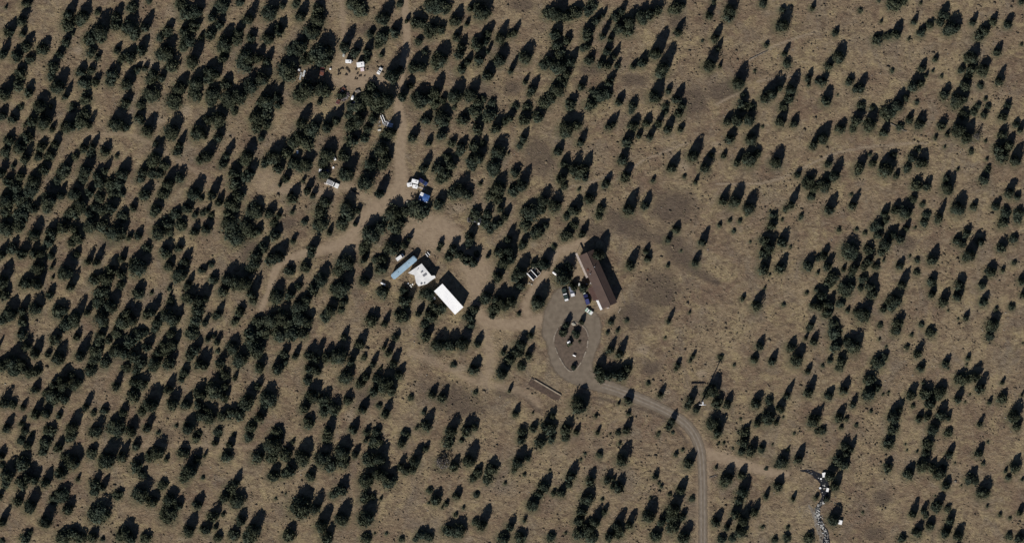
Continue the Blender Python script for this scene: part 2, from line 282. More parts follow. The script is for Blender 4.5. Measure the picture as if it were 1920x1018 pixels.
 508,854,26,28, 160,154,24,30, 238,186,20,36, 528,52,18,40, 675,192,30,24, 836,12,24,30, 1002,158,18,40, 1107,18,24,30, 1035,180,24,30, 1238,12,20,36, 1346,62,18,40, 96,284,20,36,
 30,350,24,30, 126,306,20,36, 594,230,20,36, 729,290,18,40, 832,248,20,36, 964,354,24,30, 1360,366,18,40, 1883,212,20,36, 1895,266,20,36, 140,592,20,36, 44,574,18,40, 590,456,18,40,
 643,418,24,30, 713,424,24,30, 886,434,18,40, 986,420,24,30, 1648,420,24,30, 1542,564,18,40, 1772,558,20,36, 261,624,24,30, 279,640,18,40, 319,720,18,40, 490,682,20,36, 584,686,20,36,
 663,668,18,40, 40,868,24,30, 58,884,18,40, 349,892,24,30, 130,946,20,36, 248,1002,20,36, 424,926,20,36, 454,968,20,36, 1109,894,20,36, 1147,994,18,40, 1186,974,18,40, 1501,850,18,40,
 1572,860,24,30, 1742,830,24,30, 316,54,22,32, 396,60,22,32, 598,12,22,32, 1047,80,22,32, 224,340,22,32, 540,284,22,32, 725,288,22,32, 1766,394,16,44, 187,480,16,44, 180,520,22,32,
 830,574,22,32, 1435,470,22,32, 46,690,22,32, 580,788,22,32, 452,772,22,32, 1348,750,22,32, 345,844,22,32, 842,824,22,32, 840,988,22,32, 1396,824,22,32, 488,100,18,38, 408,132,18,38,
 1091,258,18,38, 1256,234,18,38, 1213,376,18,38, 351,482,18,38, 1692,438,18,38, 1606,494,18,38, 1799,546,18,38, 90,766,18,38, 329,636,18,38, 16,794,18,38, 584,656,18,38, 679,636,18,38,
 727,766,18,38, 1298,742,18,38, 1726,654,18,38, 1586,722,18,38, 444,896,18,38, 53,0,20,34, 289,133,20,34, 1121,32,20,34, 1206,112,20,34, 1770,22,20,34, 341,328,20,34, 524,310,20,34,
 868,270,20,34, 848,304,20,34, 1139,338,20,34, 1372,254,20,34, 892,576,20,34, 1632,484,20,34, 1881,458,20,34, 574,620,20,34, 1710,734,20,34, 34,932,20,34, 820,931,20,34, 1382,956,20,34,
 663,6,26,26, 496,622,26,26, 705,826,26,26, 1043,126,28,24, 1137,54,14,48, 1178,56,24,28, 50,384,24,28, 140,396,24,28, 496,212,28,24, 550,266,24,28, 1604,374,16,42, 313,654,24,28,
 388,674,16,42, 10,966,16,42, 643,866,24,28, 944,1006,24,28, 218,44,22,30, 249,10,22,30, 392,144,22,30, 612,172,22,30, 1141,172,22,30, 1158,28,22,30, 1240,134,22,30, 1847,54,22,30,
 1825,128,22,30, 761,394,22,30, 798,390,22,30, 90,452,22,30, 478,494,22,30, 970,516,22,30, 814,592,22,30, 200,678,22,30, 265,678,22,30, 1129,704,22,30, 1578,672,22,30, 1592,636,22,30,
 174,846,22,30, 152,1004,22,30, 427,852,22,30, 1014,826,22,30, 1087,972,22,30, 794,998,22,30, 1388,934,22,30, 28,216,18,36, 392,216,18,36, 778,250,18,36, 242,578,18,36, 390,422,18,36,
 414,582,18,36, 1556,492,18,36, 1156,692,18,36, 373,938,18,36, 1280,910,18,36, 1276,52,17,38, 524,170,16,40, 866,124,20,32, 1145,112,16,40, 353,386,20,32, 504,228,20,32, 635,216,16,40,
 968,318,20,32, 878,360,20,32, 1240,220,16,40, 1578,236,20,32, 1883,248,20,32, 228,508,20,32, 297,600,20,32, 958,438,16,40, 1322,444,16,40, 1847,560,20,32, 44,622,20,32, 42,676,20,32,
 190,624,20,32, 677,712,20,32, 418,776,20,32, 176,1002,20,32, 1055,916,20,32, 1461,906,20,32, 1716,952,16,40, 695,166,26,24, 808,12,26,24, 1021,192,26,24, 1053,154,26,24, 812,184,26,24,
 659,236,24,26, 892,208,26,24, 432,438,24,26, 94,806,24,26, 194,864,24,26, 790,40,22,28, 1837,64,22,28, 210,344,22,28, 329,400,22,28, 341,420,22,28, 472,434,22,28, 685,460,22,28,
 630,538,22,28, 1004,436,22,28, 1881,416,22,28, 1630,464,22,28, 1815,478,22,28, 28,692,22,28, 1879,744,22,28, 685,930,22,28, 440,1000,22,28, 56,167,18,34, 348,52,18,34, 402,26,18,34,
 450,54,18,34, 864,96,18,34, 1067,132,18,34, 1141,90,18,34, 160,272,18,34, 412,250,18,34, 508,394,18,34, 1660,242,18,34, 66,468,18,34, 721,478,18,34, 854,460,18,34, 1097,532,18,34,
 806,582,18,34, 1548,472,18,34, 53,642,18,34, 124,740,18,34, 379,772,18,34, 751,696,18,34, 703,726,18,34, 665,798,18,34, 832,738,18,34, 1367,750,18,34, 68,892,18,34, 390,986,18,34,
 1244,970,18,34, 1417,952,18,34, 6,468,16,38, 279,792,16,38, 741,672,16,38, 1107,108,20,30, 1481,180,20,30, 80,272,20,30, 610,322,20,30, 800,220,20,30, 1276,210,20,30, 1713,290,20,30,
 1847,332,20,30, 496,460,20,30, 574,496,20,30, 452,580,20,30, 1749,524,20,30, 70,692,20,30, 1178,686,20,30, 1750,872,20,30, 1666,872,20,30, 442,74,24,24, 898,14,24,24, 852,182,24,24,
 118,324,24,24, 484,604,24,24, 630,670,24,24, 1676,806,24,24, 127,74,18,32, 153,130,18,32, 414,40,18,32, 504,106,16,36, 1893,40,18,32, 6,212,18,32, 236,232,18,32, 108,262,16,36,
 18,334,18,32, 177,268,16,36, 186,324,18,32, 269,316,18,32, 68,384,16,36, 118,358,16,36, 580,350,16,36, 960,212,16,36, 984,254,18,32, 1049,278,18,32, 918,396,18,32, 1214,226,18,32,
 1368,222,18,32, 1386,296,16,36, 1769,230,18,32, 1095,430,16,36, 864,472,18,32, 1449,418,18,32, 1529,564,16,36, 534,656,18,32, 596,688,18,32, 733,652,16,36, 422,738,18,32, 655,744,18,32,
 683,758,16,36, 1181,744,18,32, 56,826,16,36, 112,832,18,32, 854,868,18,32, 958,980,18,32, 1784,970,18,32, 172,98,22,26, 894,80,22,26, 896,194,22,26, 1646,72,22,26, 158,334,22,26,
 285,304,22,26, 460,300,22,26, 462,332,22,26, 1911,398,22,26, 230,604,26,22, 912,416,22,26, 928,578,22,26, 170,692,22,26, 176,674,22,26, 184,644,22,26, 104,934,22,26, 275,1006,22,26,
 1109,1006,26,22, 524,50,20,28, 430,280,14,40, 544,504,20,28, 612,590,20,28, 166,752,14,40, 1481,730,14,40, 281,852,20,28, 1913,1004,20,28, 691,90,16,34, 868,80,16,34, 968,54,16,34,
 1146,230,16,34, 950,398,16,34, 1147,648,16,34, 1178,798,16,34, 1799,740,16,34, 472,66,18,30, 420,104,18,30, 1129,114,18,30, 1188,192,18,30, 1678,6,30,18, 1556,120,18,30, 1809,180,18,30,
 1545,148,18,30, 263,216,18,30, 40,326,18,30, 170,356,18,30, 703,216,18,30, 420,302,18,30, 1680,388,18,30, 319,494,18,30, 277,584,18,30, 8,594,18,30, 984,452,18,30, 1077,532,18,30,
 1648,436,18,30, 1676,436,18,30, 1814,432,18,30, 253,712,18,30, 1556,736,18,30, 1909,794,18,30, 373,856,18,30, 980,818,18,30, 1141,894,18,30, 1586,830,18,30, 1837,844,18,30, 1776,904,18,30,
 341,262,14,38, 188,70,22,24, 548,92,22,24, 396,186,24,22, 1027,26,22,24, 160,212,22,24, 90,388,22,24, 725,252,22,24, 1809,214,22,24, 1885,398,24,22, 186,566,24,22, 220,624,22,24,
 432,914,22,24, 1764,38,20,26, 12,284,20,26, 309,308,20,26, 188,368,20,26, 840,294,20,26, 1556,528,20,26, 1596,532,20,26, 236,660,20,26, 472,798,20,26, 982,806,20,26, 48,1006,20,26,
 918,56,16,32, 1145,148,16,32, 1333,22,16,32, 1164,184,16,32, 379,292,16,32, 538,328,16,32, 1061,300,16,32, 1835,248,16,32, 1662,394,16,32, 367,428,16,32, 1308,486,16,32, 1918,520,16,32,
 104,716,16,32, 234,766,16,32, 994,660,16,32, 1451,670,16,32, 1465,758,16,32, 4,848,16,32, 757,824,16,32, 1784,844,16,32, 1740,344,17,30, 964,120,12,42, 751,128,18,28, 828,52,18,28,
 1065,70,18,28, 172,224,14,36, 200,310,14,36, 498,302,18,28, 1129,388,18,28, 140,424,18,28, 168,480,14,36, 402,520,18,28, 299,658,18,28, 357,662,18,28, 347,694,18,28, 709,706,18,28,
 584,888,18,28, 898,882,18,28, 1738,844,18,28, 1746,980,18,28, 283,148,22,22, 880,180,22,22, 1817,108,22,22, 480,238,22,22, 120,512,22,22, 635,506,22,22, 458,760,22,22, 1083,766,22,22,
 729,904,22,22, 127,170,12,40, 148,38,20,24, 208,152,20,24, 267,194,20,24, 345,86,20,24, 361,118,20,24, 1101,72,20,24, 212,360,20,24, 608,304,20,24, 934,372,20,24, 351,556,20,24,
 392,546,12,40, 540,602,24,20, 774,548,12,40, 470,638,20,24, 422,700,20,24, 608,770,20,24, 1396,810,24,20, 305,908,20,24, 687,1006,20,24, 604,986,20,24, 115,95,16,30, 182,148,16,30,
 305,140,16,30, 859,64,16,30, 1103,82,16,30, 1093,156,16,30, 1168,16,16,30, 1797,46,16,30, 1873,92,16,30, 1732,122,16,30, 1491,226,16,30, 80,470,16,30, 96,546,16,30, 337,460,16,30,
 486,428,16,30, 759,454,16,30, 1841,446,16,30, 68,724,16,30, 689,700,16,30, 814,732,16,30, 1427,642,16,30, 1529,634,16,30, 337,942,16,30, 1394,884,16,30, 1465,156,14,34, 1222,248,14,34,
 1869,382,17,28, 357,524,14,34, 168,578,14,34, 196,904,14,34, 232,108,18,26, 647,88,18,26, 1728,60,18,26, 333,282,18,26, 301,322,18,26, 180,384,18,26, 691,238,18,26, 1069,244,18,26,
 251,490,18,26, 44,600,18,26, 930,418,18,26, 796,548,18,26, 1797,448,18,26, 1598,508,18,26, 1624,496,18,26, 1608,582,18,26, 257,690,18,26, 373,756,18,26, 707,806,18,26, 12,904,18,26,
 226,1000,18,26, 468,1006,26,18, 880,864,18,26, 174,128,16,28, 1865,36,16,28, 414,372,14,32, 1708,220,16,28, 261,436,16,28, 232,478,14,32, 685,480,14,32, 1750,546,16,28, 898,636,14,32,
 1776,676,16,28, 435,826,14,32, 755,866,14,32, 858,924,16,28, 1595,149,17,26, 818,120,22,20, 1111,8,22,20, 1778,58,20,22, 80,236,20,22, 440,390,20,22, 886,310,20,22, 928,322,20,22,
 206,438,20,22, 333,520,20,22, 1642,426,22,20, 1620,522,20,22, 1576,568,20,22, 132,804,20,22, 132,818,22,20, 1033,1006,20,22, 58,109,18,24, 641,176,18,24, 108,336,18,24, 263,332,18,24,
 920,366,18,24, 1016,390,18,24, 1793,246,18,24, 1776,332,18,24, 277,462,18,24, 582,474,18,24, 759,542,18,24, 882,454,18,24, 1049,504,18,24, 321,624,18,24, 1057,620,18,24, 1081,624,18,24,
 82,842,18,24, 367,820,18,24, 1035,820,18,24, 806,1004,18,24, 880,110,14,30, 1519,140,14,30, 1827,36,14,30, 1065,602,14,30, 486,716,14,30, 970,768,14,30, 1264,782,14,30, 1602,752,14,30,
 697,60,16,26, 1728,152,16,26, 74,290,16,26, 848,264,16,26, 1556,304,16,26, 1638,302,16,26, 228,530,16,26, 124,578,16,26, 844,478,16,26, 1004,492,16,26, 1270,426,16,26, 1689,494,16,26,
 1843,530,16,26, 424,720,16,26, 691,806,16,26, 1002,798,16,26, 1421,788,16,26, 1728,686,16,26, 1726,780,16,26, 1817,706,16,26, 257,832,16,26, 763,878,16,26, 576,932,16,26, 774,876,16,26,
 1282,964,16,26, 1156,96,12,34, 558,658,12,34, 1538,772,12,34, 1600,832,12,34, 253,66,20,20, 1680,620,20,20, 222,926,20,20, 1010,926,20,20, 556,6,18,22, 572,112,18,22, 1478,118,18,22,
 192,394,18,22, 564,312,18,22, 717,308,18,22, 1073,392,18,22, 1527,352,18,22, 1608,320,18,22, 1702,314,18,22, 319,434,18,22, 1059,442,18,22, 1077,420,18,22, 1734,416,18,22, 1901,446,18,22,
 1564,606,22,18, 56,698,18,22, 112,728,18,22, 136,702,18,22, 293,616,18,22, 236,688,18,22, 978,684,18,22, 1443,748,18,22, 178,920,18,22, 1354,1008,18,22, 1517,1008,22,18, 1692,1006,18,22,
 252,384,14,28, 940,386,14,28, 562,530,14,28, 1523,604,14,28, 147,626,14,28, 307,638,14,28, 669,846,14,28, 1366,982,14,28, 1736,952,14,28, 259,128,16,24, 1280,196,16,24, 685,256,16,24,
 1097,330,16,24, 1154,224,12,32, 1827,384,16,24, 136,452,16,24, 476,560,16,24, 725,598,12,32, 1805,454,16,24, 26,754,16,24, 197,766,16,24, 703,674,12,32, 386,732,12,32, 578,710,16,24,
 1416,670,16,24, 1326,736,16,24, 1740,778,16,24, 269,886,16,24, 410,1004,16,24, 1429,838,16,24, 222,90,14,26, 98,474,14,26, 1254,444,14,26, 1217,480,14,26, 1660,574,14,26, 996,624,14,26,
 1037,774,14,26, 992,852,14,26, 1135,954,14,26, 1590,846,14,26, 1019,122,18,20, 924,194,18,20, 816,196,20,18, 1206,38,18,20, 1475,94,12,30, 1668,66,18,20, 1616,198,18,20, 386,248,12,30,
 1917,236,12,30, 114,430,18,20, 635,552,18,20, 468,504,18,20, 788,580,12,30, 649,624,12,30, 1242,732,12,30, 1855,630,18,20, 626,926,18,20, 1358,904,18,20, 661,198,22,16, 912,76,16,22,
 1744,44,16,22, 1572,112,16,22, 1805,130,16,22, 1817,140,16,22, 230,404,22,16, 228,360,16,22, 948,224,16,22, 1421,284,16,22, 1714,370,16,22, 645,564,16,22, 442,600,16,22, 1644,498,16,22,
 267,770,16,22, 46,806,16,22, 1660,666,16,22, 1646,724,16,22, 532,888,16,22, 1392,844,16,22, 689,108,14,24, 524,194,14,24, 832,184,14,24, 492,254,14,24, 590,360,12,28, 146,472,14,24,
 388,598,12,28, 392,630,12,28, 410,634,12,28, 743,628,14,24, 520,810,24,14, 388,764,14,24, 892,796,14,24, 1467,764,14,24, 1690,760,12,28, 406,824,12,28, 602,118,18,18, 776,128,18,18,
 426,402,18,18, 1057,250,18,18, 1738,402,18,18, 323,602,18,18, 1574,688,18,18, 1778,810,18,18, 990,200,20,16, 1606,166,16,20, 174,404,20,16, 862,284,16,20, 1827,208,16,20, 514,416,16,20,
 683,472,16,20, 1258,592,10,32, 884,10,12,26, 1147,68,12,26, 1716,36,12,26, 806,262,12,26, 892,404,26,12, 620,430,12,26, 1702,422,12,26, 46,758,12,26, 1841,788,12,26, 1439,924,12,26,
 1915,954,12,26, 1280,6,14,22, 1568,59,14,22, 1700,180,14,22, 1891,194,14,22, 164,396,14,22, 671,392,14,22, 1497,324,14,22, 1847,212,14,22, 1907,230,14,22, 1909,366,14,22, 978,458,14,22,
 204,634,14,22, 536,676,14,22, 1307,764,14,22, 1256,796,14,22, 45,59,12,24, 275,124,12,24, 532,6,12,24, 772,156,12,24, 1525,10,12,24, 1256,166,12,24, 1160,118,12,24, 1190,120,12,24,
 100,238,12,24, 390,390,12,24, 124,608,24,12, 552,448,12,24, 1093,598,12,24, 1214,466,12,24, 1919,548,12,24, 1083,804,12,24, 1517,690,12,24, 1780,778,12,24, 2,926,12,24, 1231,888,12,24,
 96,144,16,18, 301,70,16,18, 136,200,16,18, 1260,18,16,18, 1431,6,18,16, 170,288,16,18, 128,404,18,16, 285,324,18,16, 826,334,18,16, 1057,348,16,18, 1451,404,18,16, 1600,240,16,18,
 705,488,16,18, 1760,412,16,18, 1909,412,18,16, 410,808,18,16, 1542,806,16,18, 40,826,16,18, 466,818,18,16, 1067,906,16,18, 1374,1008,16,18, 786,76,14,20, 956,64,14,20, 1350,84,10,28,
 138,236,14,20, 142,292,14,20, 367,400,14,20, 1676,288,14,20, 940,414,14,20, 1025,420,14,20, 888,894,14,20, 185,104,12,22, 524,400,12,22, 908,264,12,22, 1200,250,12,22, 1278,238,12,22,
 1533,344,12,22, 244,442,12,22, 828,454,12,22, 896,472,12,22, 924,588,12,22, 1813,592,12,22, 92,660,12,22, 112,775,12,22, 42,790,12,22, 1273,680,12,22, 381,986,12,22, 800,836,12,22,
 1552,930,12,22, 918,90,10,26, 770,442,10,26, 1710,164,16,16, 289,398,16,16, 653,216,16,16, 140,606,16,16, 641,580,16,16, 1660,412,16,16, 271,622,16,16, 1778,954,16,16, 709,84,14,18,
 751,6,14,18, 1467,18,14,18, 976,272,14,18, 321,564,14,18, 351,536,14,18, 920,430,14,18, 810,560,14,18, 1616,538,14,18, 86,736,14,18, 1290,760,14,18, 914,898,18,14, 1125,850,14,18,
 892,976,14,18, 1475,1008,18,14, 98,194,10,24, 988,148,10,24, 1133,24,10,24, 1266,184,12,20, 1469,200,20,12, 267,228,12,20, 293,266,12,20, 1336,288,12,20, 1359,288,12,20, 1682,326,12,20,
 669,414,10,24, 1147,600,12,20, 1582,502,12,20, 341,708,12,20, 723,646,10,24, 946,657,12,20, 1457,788,12,20, 1558,672,12,20, 1152,140,8,30, 1,642,8,30, 1093,90,14,16, 1248,200,16,14,
 1833,198,14,16, 1839,160,14,16, 440,208,14,16, 1521,368,16,14, 404,592,14,16, 882,608,16,14, 1720,510,14,16, 1893,1004,16,14, 379,66,10,22, 765,34,10,22, 878,40,10,22, 100,496,10,22,
 1746,622,22,10, 689,820,10,22, 1489,930,10,22, 798,96,12,18, 1307,336,9,24, 1853,316,12,18, 379,504,12,18, 194,606,18,12, 572,414,12,18, 745,584,12,18, 798,608,18,12, 1535,482,12,18,
 1533,540,12,18, 285,688,12,18, 761,812,18,12, 1077,686,12,18, 1069,642,12,18, 701,928,12,18, 1770,872,12,18, 600,188,10,20, 1734,52,10,20, 526,342,10,20, 442,704,10,20, 1123,806,10,20,
 614,820,20,10, 1755,108,11,18, 906,186,14,14, 184,22,12,16, 450,4,16,12, 994,176,12,16, 966,200,16,12, 1853,198,12,16, 381,398,12,16, 1236,232,12,16, 1248,208,12,16, 396,494,12,16,
 386,500,8,24, 176,772,12,16, 683,668,12,16, 122,854,16,12, 806,918,12,16, 836,942,12,16, 1039,922,12,16, 1756,954,16,12, 717,100,10,18, 1396,174,10,18, 1409,200,18,10, 26,308,10,18,
 550,394,10,18, 1778,250,10,18, 1394,556,10,18, 1817,668,10,18, 1857,750,10,18, 313,858,10,18, 148,894,10,18, 406,984,10,18, 1149,908,10,18, 958,726,8,22, 1660,68,12,14, 771,744,12,14,
 1160,810,12,14, 1700,650,12,14, 916,478,9,18, 1301,664,9,18, 1881,713,9,18, 1438,83,10,16, 1533,150,10,16, 1696,2,16,10, 379,370,10,16, 1123,404,16,10, 1226,336,10,16, 319,538,10,16,
 1881,504,10,16, 1590,580,10,16, 402,628,10,16, 796,770,10,16, 1857,614,16,10, 984,972,10,16, 1531,930,10,16, 40,200,12,12, 1109,170,12,12, 1776,32,12,12, 1915,4,12,12, 1722,280,12,12,
 711,760,12,12, 850,684,12,12, 872,812,12,12, 1533,808,12,12, 1517,616,12,12, 1351,669,12,12, 4,872,12,12, 753,1010,12,12, 1141,1010,12,12, 894,926,12,12, 1736,966,12,12, 1891,894,12,12,
 1352,120,8,18, 1738,138,8,18, 1513,630,8,18, 1180,772,9,16, 386,850,8,18, 1061,818,18,8, 1503,404,10,14, 1184,208,14,10, 823,466,10,14, 1897,574,14,10, 1588,784,10,14, 58,996,10,14,
 866,824,10,14, 1453,1010,14,10, 138,60,8,16, 570,336,8,16, 1153,894,8,16, 220,291,9,14, 1755,256,9,14, 1350,420,9,14, 550,826,9,14, 1268,850,9,14, 1338,4,10,12, 396,404,12,10,
 1473,392,12,10, 1574,430,10,12, 1902,492,10,12, 1720,488,12,10, 373,812,12,10, 892,734,10,12, 192,1010,10,12, 780,1009,12,10, 1298,934,12,10, 48,232,8,14, 902,342,8,14, 1887,880,8,14,
 1829,902,14,8, 1854,312,9,12, 1388,413,9,12, 1869,578,9,12, 1405,796,6,18, 1578,800,9,12, 1712,760,9,12, 419,963,9,12, 855,963,9,12, 1876,963,9,12, 1613,20,10,10, 297,810,10,10,
 408,658,10,10, 279,2,12,8, 1517,158,8,12, 1849,184,8,12, 1754,108,8,12, 1063,406,16,6, 1632,288,8,12, 1730,383,12,8, 1688,238,16,6, 321,550,6,16, 974,586,8,12, 1369,412,8,12,
 1253,496,8,12, 1534,510,8,12, 1650,609,12,8, 782,800,8,12, 1118,778,8,12, 1140,622,8,12, 1159,618,8,12, 1268,690,8,12, 1295,674,8,12, 1732,716,8,12, 1918,736,6,16, 964,882,12,8,
 1344,816,12,8, 1844,867,8,12, 1673,132,9,10, 1376,433,9,10, 1469,571,9,10, 1175,600,9,10, 1478,988,9,10, 1284,330,8,11, 1256,925,8,11, 285,547,7,12, 1606,797,9,9, 852,202,10,8,
 1513,548,8,10, 331,797,8,10, 1710,627,8,10, 381,894,8,10, 1162,830,8,10, 1241,910,7,11, 1344,874,7,11, 12,12,6,12, 1653,39,6,12, 1636,202,12,6, 1821,284,12,6, 100,518,6,12,
 1039,462,12,6, 1658,486,6,12, 1728,608,12,6, 715,688,6,12, 1161,754,6,12, 715,932,6,12, 1479,840,6,12, 1918,896,6,12, 1606,430,8,9, 1766,142,7,10, 1086,354,7,10, 1634,769,7,10,
 984,888,7,10, 948,904,7,10, 870,950,7,10, 1235,812,8,8, 1543,685,8,8, 1130,934,7,9, 1727,5,6,10, 1705,72,6,10, 1750,132,6,10, 1719,192,10,6, 954,286,6,10, 1849,263,6,10,
 1851,297,6,10, 1797,316,6,10, 60,814,10,6, 4,1014,10,6, 1916,83,7,8, 1597,364,7,8, 1262,810,7,8, 725,999,7,8, 1234,816,7,8, 1236,904,7,8, 1430,987,8,7, 1280,842,7,8,
 1437,878,8,7, 1894,970,7,8, 1852,947,6,9, 1435,538,5,10, 1622,437,10,5, 1416,132,6,8, 1648,1,8,6, 1400,402,8,6, 1772,275,6,8, 1467,411,6,8, 1500,409,8,6, 1483,462,6,8,
 438,814,8,6, 1377,683,6,8, 1649,635,6,8, 1061,998,6,8, 830,950,6,8, 1358,829,6,8, 1294,584,5,9, 1430,237,6,7, 1087,640,6,7, 1666,735,6,7, 1444,514,5,8, 1216,718,10,4,
 1720,845,5,8, 1317,77,6,6, 1706,480,6,6, 1716,427,6,6, 517,934,6,6, 804,942,6,6, 1089,861,6,6, 1097,850,6,6, 1220,932,6,6, 1453,874,6,6, 1852,828,6,6, 1618,960,6,6,
 1248,632,5,7, 1000,772,4,8, 1444,395,5,6, 1277,470,5,6, 1797,597,5,6, 1469,781,5,6, 1662,649,5,6, 1778,690,5,6, 1810,753,5,6, 1813,683,5,6, 1656,739,6,5, 703,999,5,6,
 1348,830,6,5, 1407,453,5,5, 1778,582,5,5, 1389,785,5,5, 536,925,5,5, 1374,840,5,5, 1145,812,4,6, 1489,812,6,4, 1031,881,6,4, 1449,832,4,6, 1803,909,4,6, 1571,178,4,5,
 1819,739,4,5, 1918,643,4,5, 1698,832,4,5, 1701,843,4,5, 1791,867,4,5, 1754,929,4,4,
]
# ---------------------------------------------------------------- ground
def axis(lim, fine, far):
    a = list(np.arange(-lim, lim+.01, fine)); s_ = fine; x = lim
    while x < far: s_ *= 1.6; x += s_; a.append(x); a.insert(0, -x)
    return np.array(a)
gx = axis(262, 1.0, 2500); gy = axis(150, 1.0, 2500)
GX, GY = np.meshgrid(gx, gy); PX = GX/S+960; PY = 509-GY/S
cov = np.zeros(GX.shape+(4,), np.float32); cov[..., 3] = 1
def blob(ch, x, y, rx, ry, rot=0, k=1.0):
    c, s_ = math.cos(R(rot)), math.sin(R(rot)); dx, dy = PX-x, PY-y
    u = (dx*c+dy*s_)/rx; v = (-dx*s_+dy*c)/ry; f = k*np.exp(-(u*u+v*v)**1.5)
    cov[..., ch] = np.maximum(cov[..., ch], f)
def line(ch, pts, k=1.0):
    P = spline(pts, 6)
    for i in range(len(P)-1):
        a_, b_ = P[i], P[i+1]; w = (a_.z+b_.z)/4+1
        x0, x1 = min(a_.x, b_.x)-4*w, max(a_.x, b_.x)+4*w; y0, y1 = min(a_.y, b_.y)-4*w, max(a_.y, b_.y)+4*w
        jx = np.where((PX[0] > x0) & (PX[0] < x1))[0]; jy = np.where((PY[:, 0] > y0) & (PY[:, 0] < y1))[0]
        if not len(jx) or not len(jy): continue
        sl = (slice(jy[0], jy[-1]+1), slice(jx[0], jx[-1]+1)); X, Y = PX[sl], PY[sl]
        dx, dy = b_.x-a_.x, b_.y-a_.y; t = np.clip(((X-a_.x)*dx+(Y-a_.y)*dy)/(dx*dx+dy*dy+1e-6), 0, 1)
        d = np.hypot(X-a_.x-t*dx, Y-a_.y-t*dy); f = k*np.exp(-(d/w)**3)
        cov[sl+(ch,)] = np.maximum(cov[sl+(ch,)], f)
D, K, P_ = 0, 1, 2
# bare dirt tracks and yards
line(D, [(756, -20, 12), (762, 40, 12), (762, 90, 13), (750, 150, 13), (747, 200, 15), (754, 240, 18), (750, 290, 20), (752, 340, 26), (735, 375, 30)])
line(D, [(740, 380, 36), (700, 395, 34), (672, 425, 26), (645, 455, 24), (600, 470, 18), (555, 480, 14), (520, 500, 14), (505, 545, 12), (490, 580, 8)], .9)
line(D, [(730, 380, 20), (690, 372, 20), (650, 350, 20), (600, 362, 20), (540, 355, 24), (490, 350, 22)], .6)
line(D, [(750, 375, 30), (790, 410, 34), (830, 425, 36), (860, 455, 32), (880, 500, 36), (895, 550, 28)], .9)
line(D, [(890, 570, 18), (905, 598, 20), (940, 608, 22), (980, 608, 22), (1020, 600, 26)], 1)
line(D, [(1000, 605, 18), (985, 575, 16), (1010, 530, 16), (1030, 500, 16), (1045, 475, 18), (1075, 462, 16), (1095, 450, 14)], .8)
line(D, [(905, 605, 16), (915, 640, 22), (918, 690, 26), (905, 715, 18)], .6)
line(D, [(1070, 470, 30), (1075, 500, 26), (1090, 520, 20)], .7)
line(D, [(620, 140, 10), (640, 100, 12), (645, 60, 12), (640, 0, 10)], .55)
blob(D, 680, 150, 62, 20, 0, .95); blob(D, 655, 115, 30, 40, 0, .6); blob(D, 745, 375, 42, 30, 0, .9)
blob(D, 800, 440, 60, 30, 20, .8); blob(D, 890, 500, 34, 50, -30, .8); blob(D, 500, 335, 40, 26, 0, .5)
blob(D, 655, 455, 40, 24, -30, .7); blob(D, 1140, 575, 30, 14, -20, .6)
line(D, [(1318, 848, 22), (1350, 856, 20), (1390, 869, 18), (1440, 884, 15), (1475, 888, 11)], 1)
line(D, [(1290, 800, 24), (1318, 850, 26), (1317, 940, 24), (1318, 1040, 24)], .7)
line(D, [(770, 660, 16), (840, 690, 12), (890, 715, 14), (980, 735, 18), (1010, 760, 12)], .55)
line(D, [(170, 255, 8), (250, 255, 8), (330, 300, 8), (390, 335, 10)], .5)
line(D, [(230, 835, 6), (400, 836, 6), (480, 838, 6)], .5)
# pale bare spots and thin pale lines
for q in ((348, 208, 12, 12), (145, 95, 9, 8), (285, 122, 30, 20), (150, 490, 10, 6), (300, 225, 12, 10), (655, 780, 9, 11), (1282, 312, 12, 14),
          (1205, 655, 12, 10), (1345, 270, 9, 5), (1000, 458, 8, 8), (1465, 18, 10, 10), (1120, 392, 8, 8), (345, 1010, 14, 6), (880, 1010, 9, 6), (100, 140, 9, 6), (330, 20, 20, 14),
          (860, 690, 20, 9), (1316, 700, 12, 8), (30, 700, 14, 12), (860, 390, 14, 10), (1250, 735, 10, 6)): blob(P_, *q, 0, .75)
for q in (((1155, 338), (1200, 305), (1245, 285), (1290, 268)), ((1345, 195), (1375, 180), (1398, 170)), ((1405, 115), (1440, 92), (1490, 73), (1530, 60)),
          ((1345, 345), (1420, 345), (1480, 328), (1560, 290), (1640, 275), (1740, 268)), ((1420, 153), (1460, 146), (1500, 142)), ((1040, 362), (1080, 348), (1120, 338), (1150, 325)),
          ((560, 885), (600, 862), (650, 852)), ((1510, 955), (1525, 965), (1534, 1000))): line(P_, [(*p, 3) for p in q], .85)
for q in (((748, 372), (750, 320), (748, 280), (751, 235), (745, 200), (748, 160), (759, 100), (759, 40), (753, -10)), ((735, 385), (690, 398), (664, 430), (640, 458), (600, 472), (540, 490)), ((1020, 604), (980, 604), (940, 604), (905, 594)), ((1020, 611), (975, 612), (930, 610)), ((1330, 853), (1370, 862), (1440, 884)), ((770, 415), (820, 428), (856, 452))): line(P_, [(*p, 2.5) for p in q], .5)
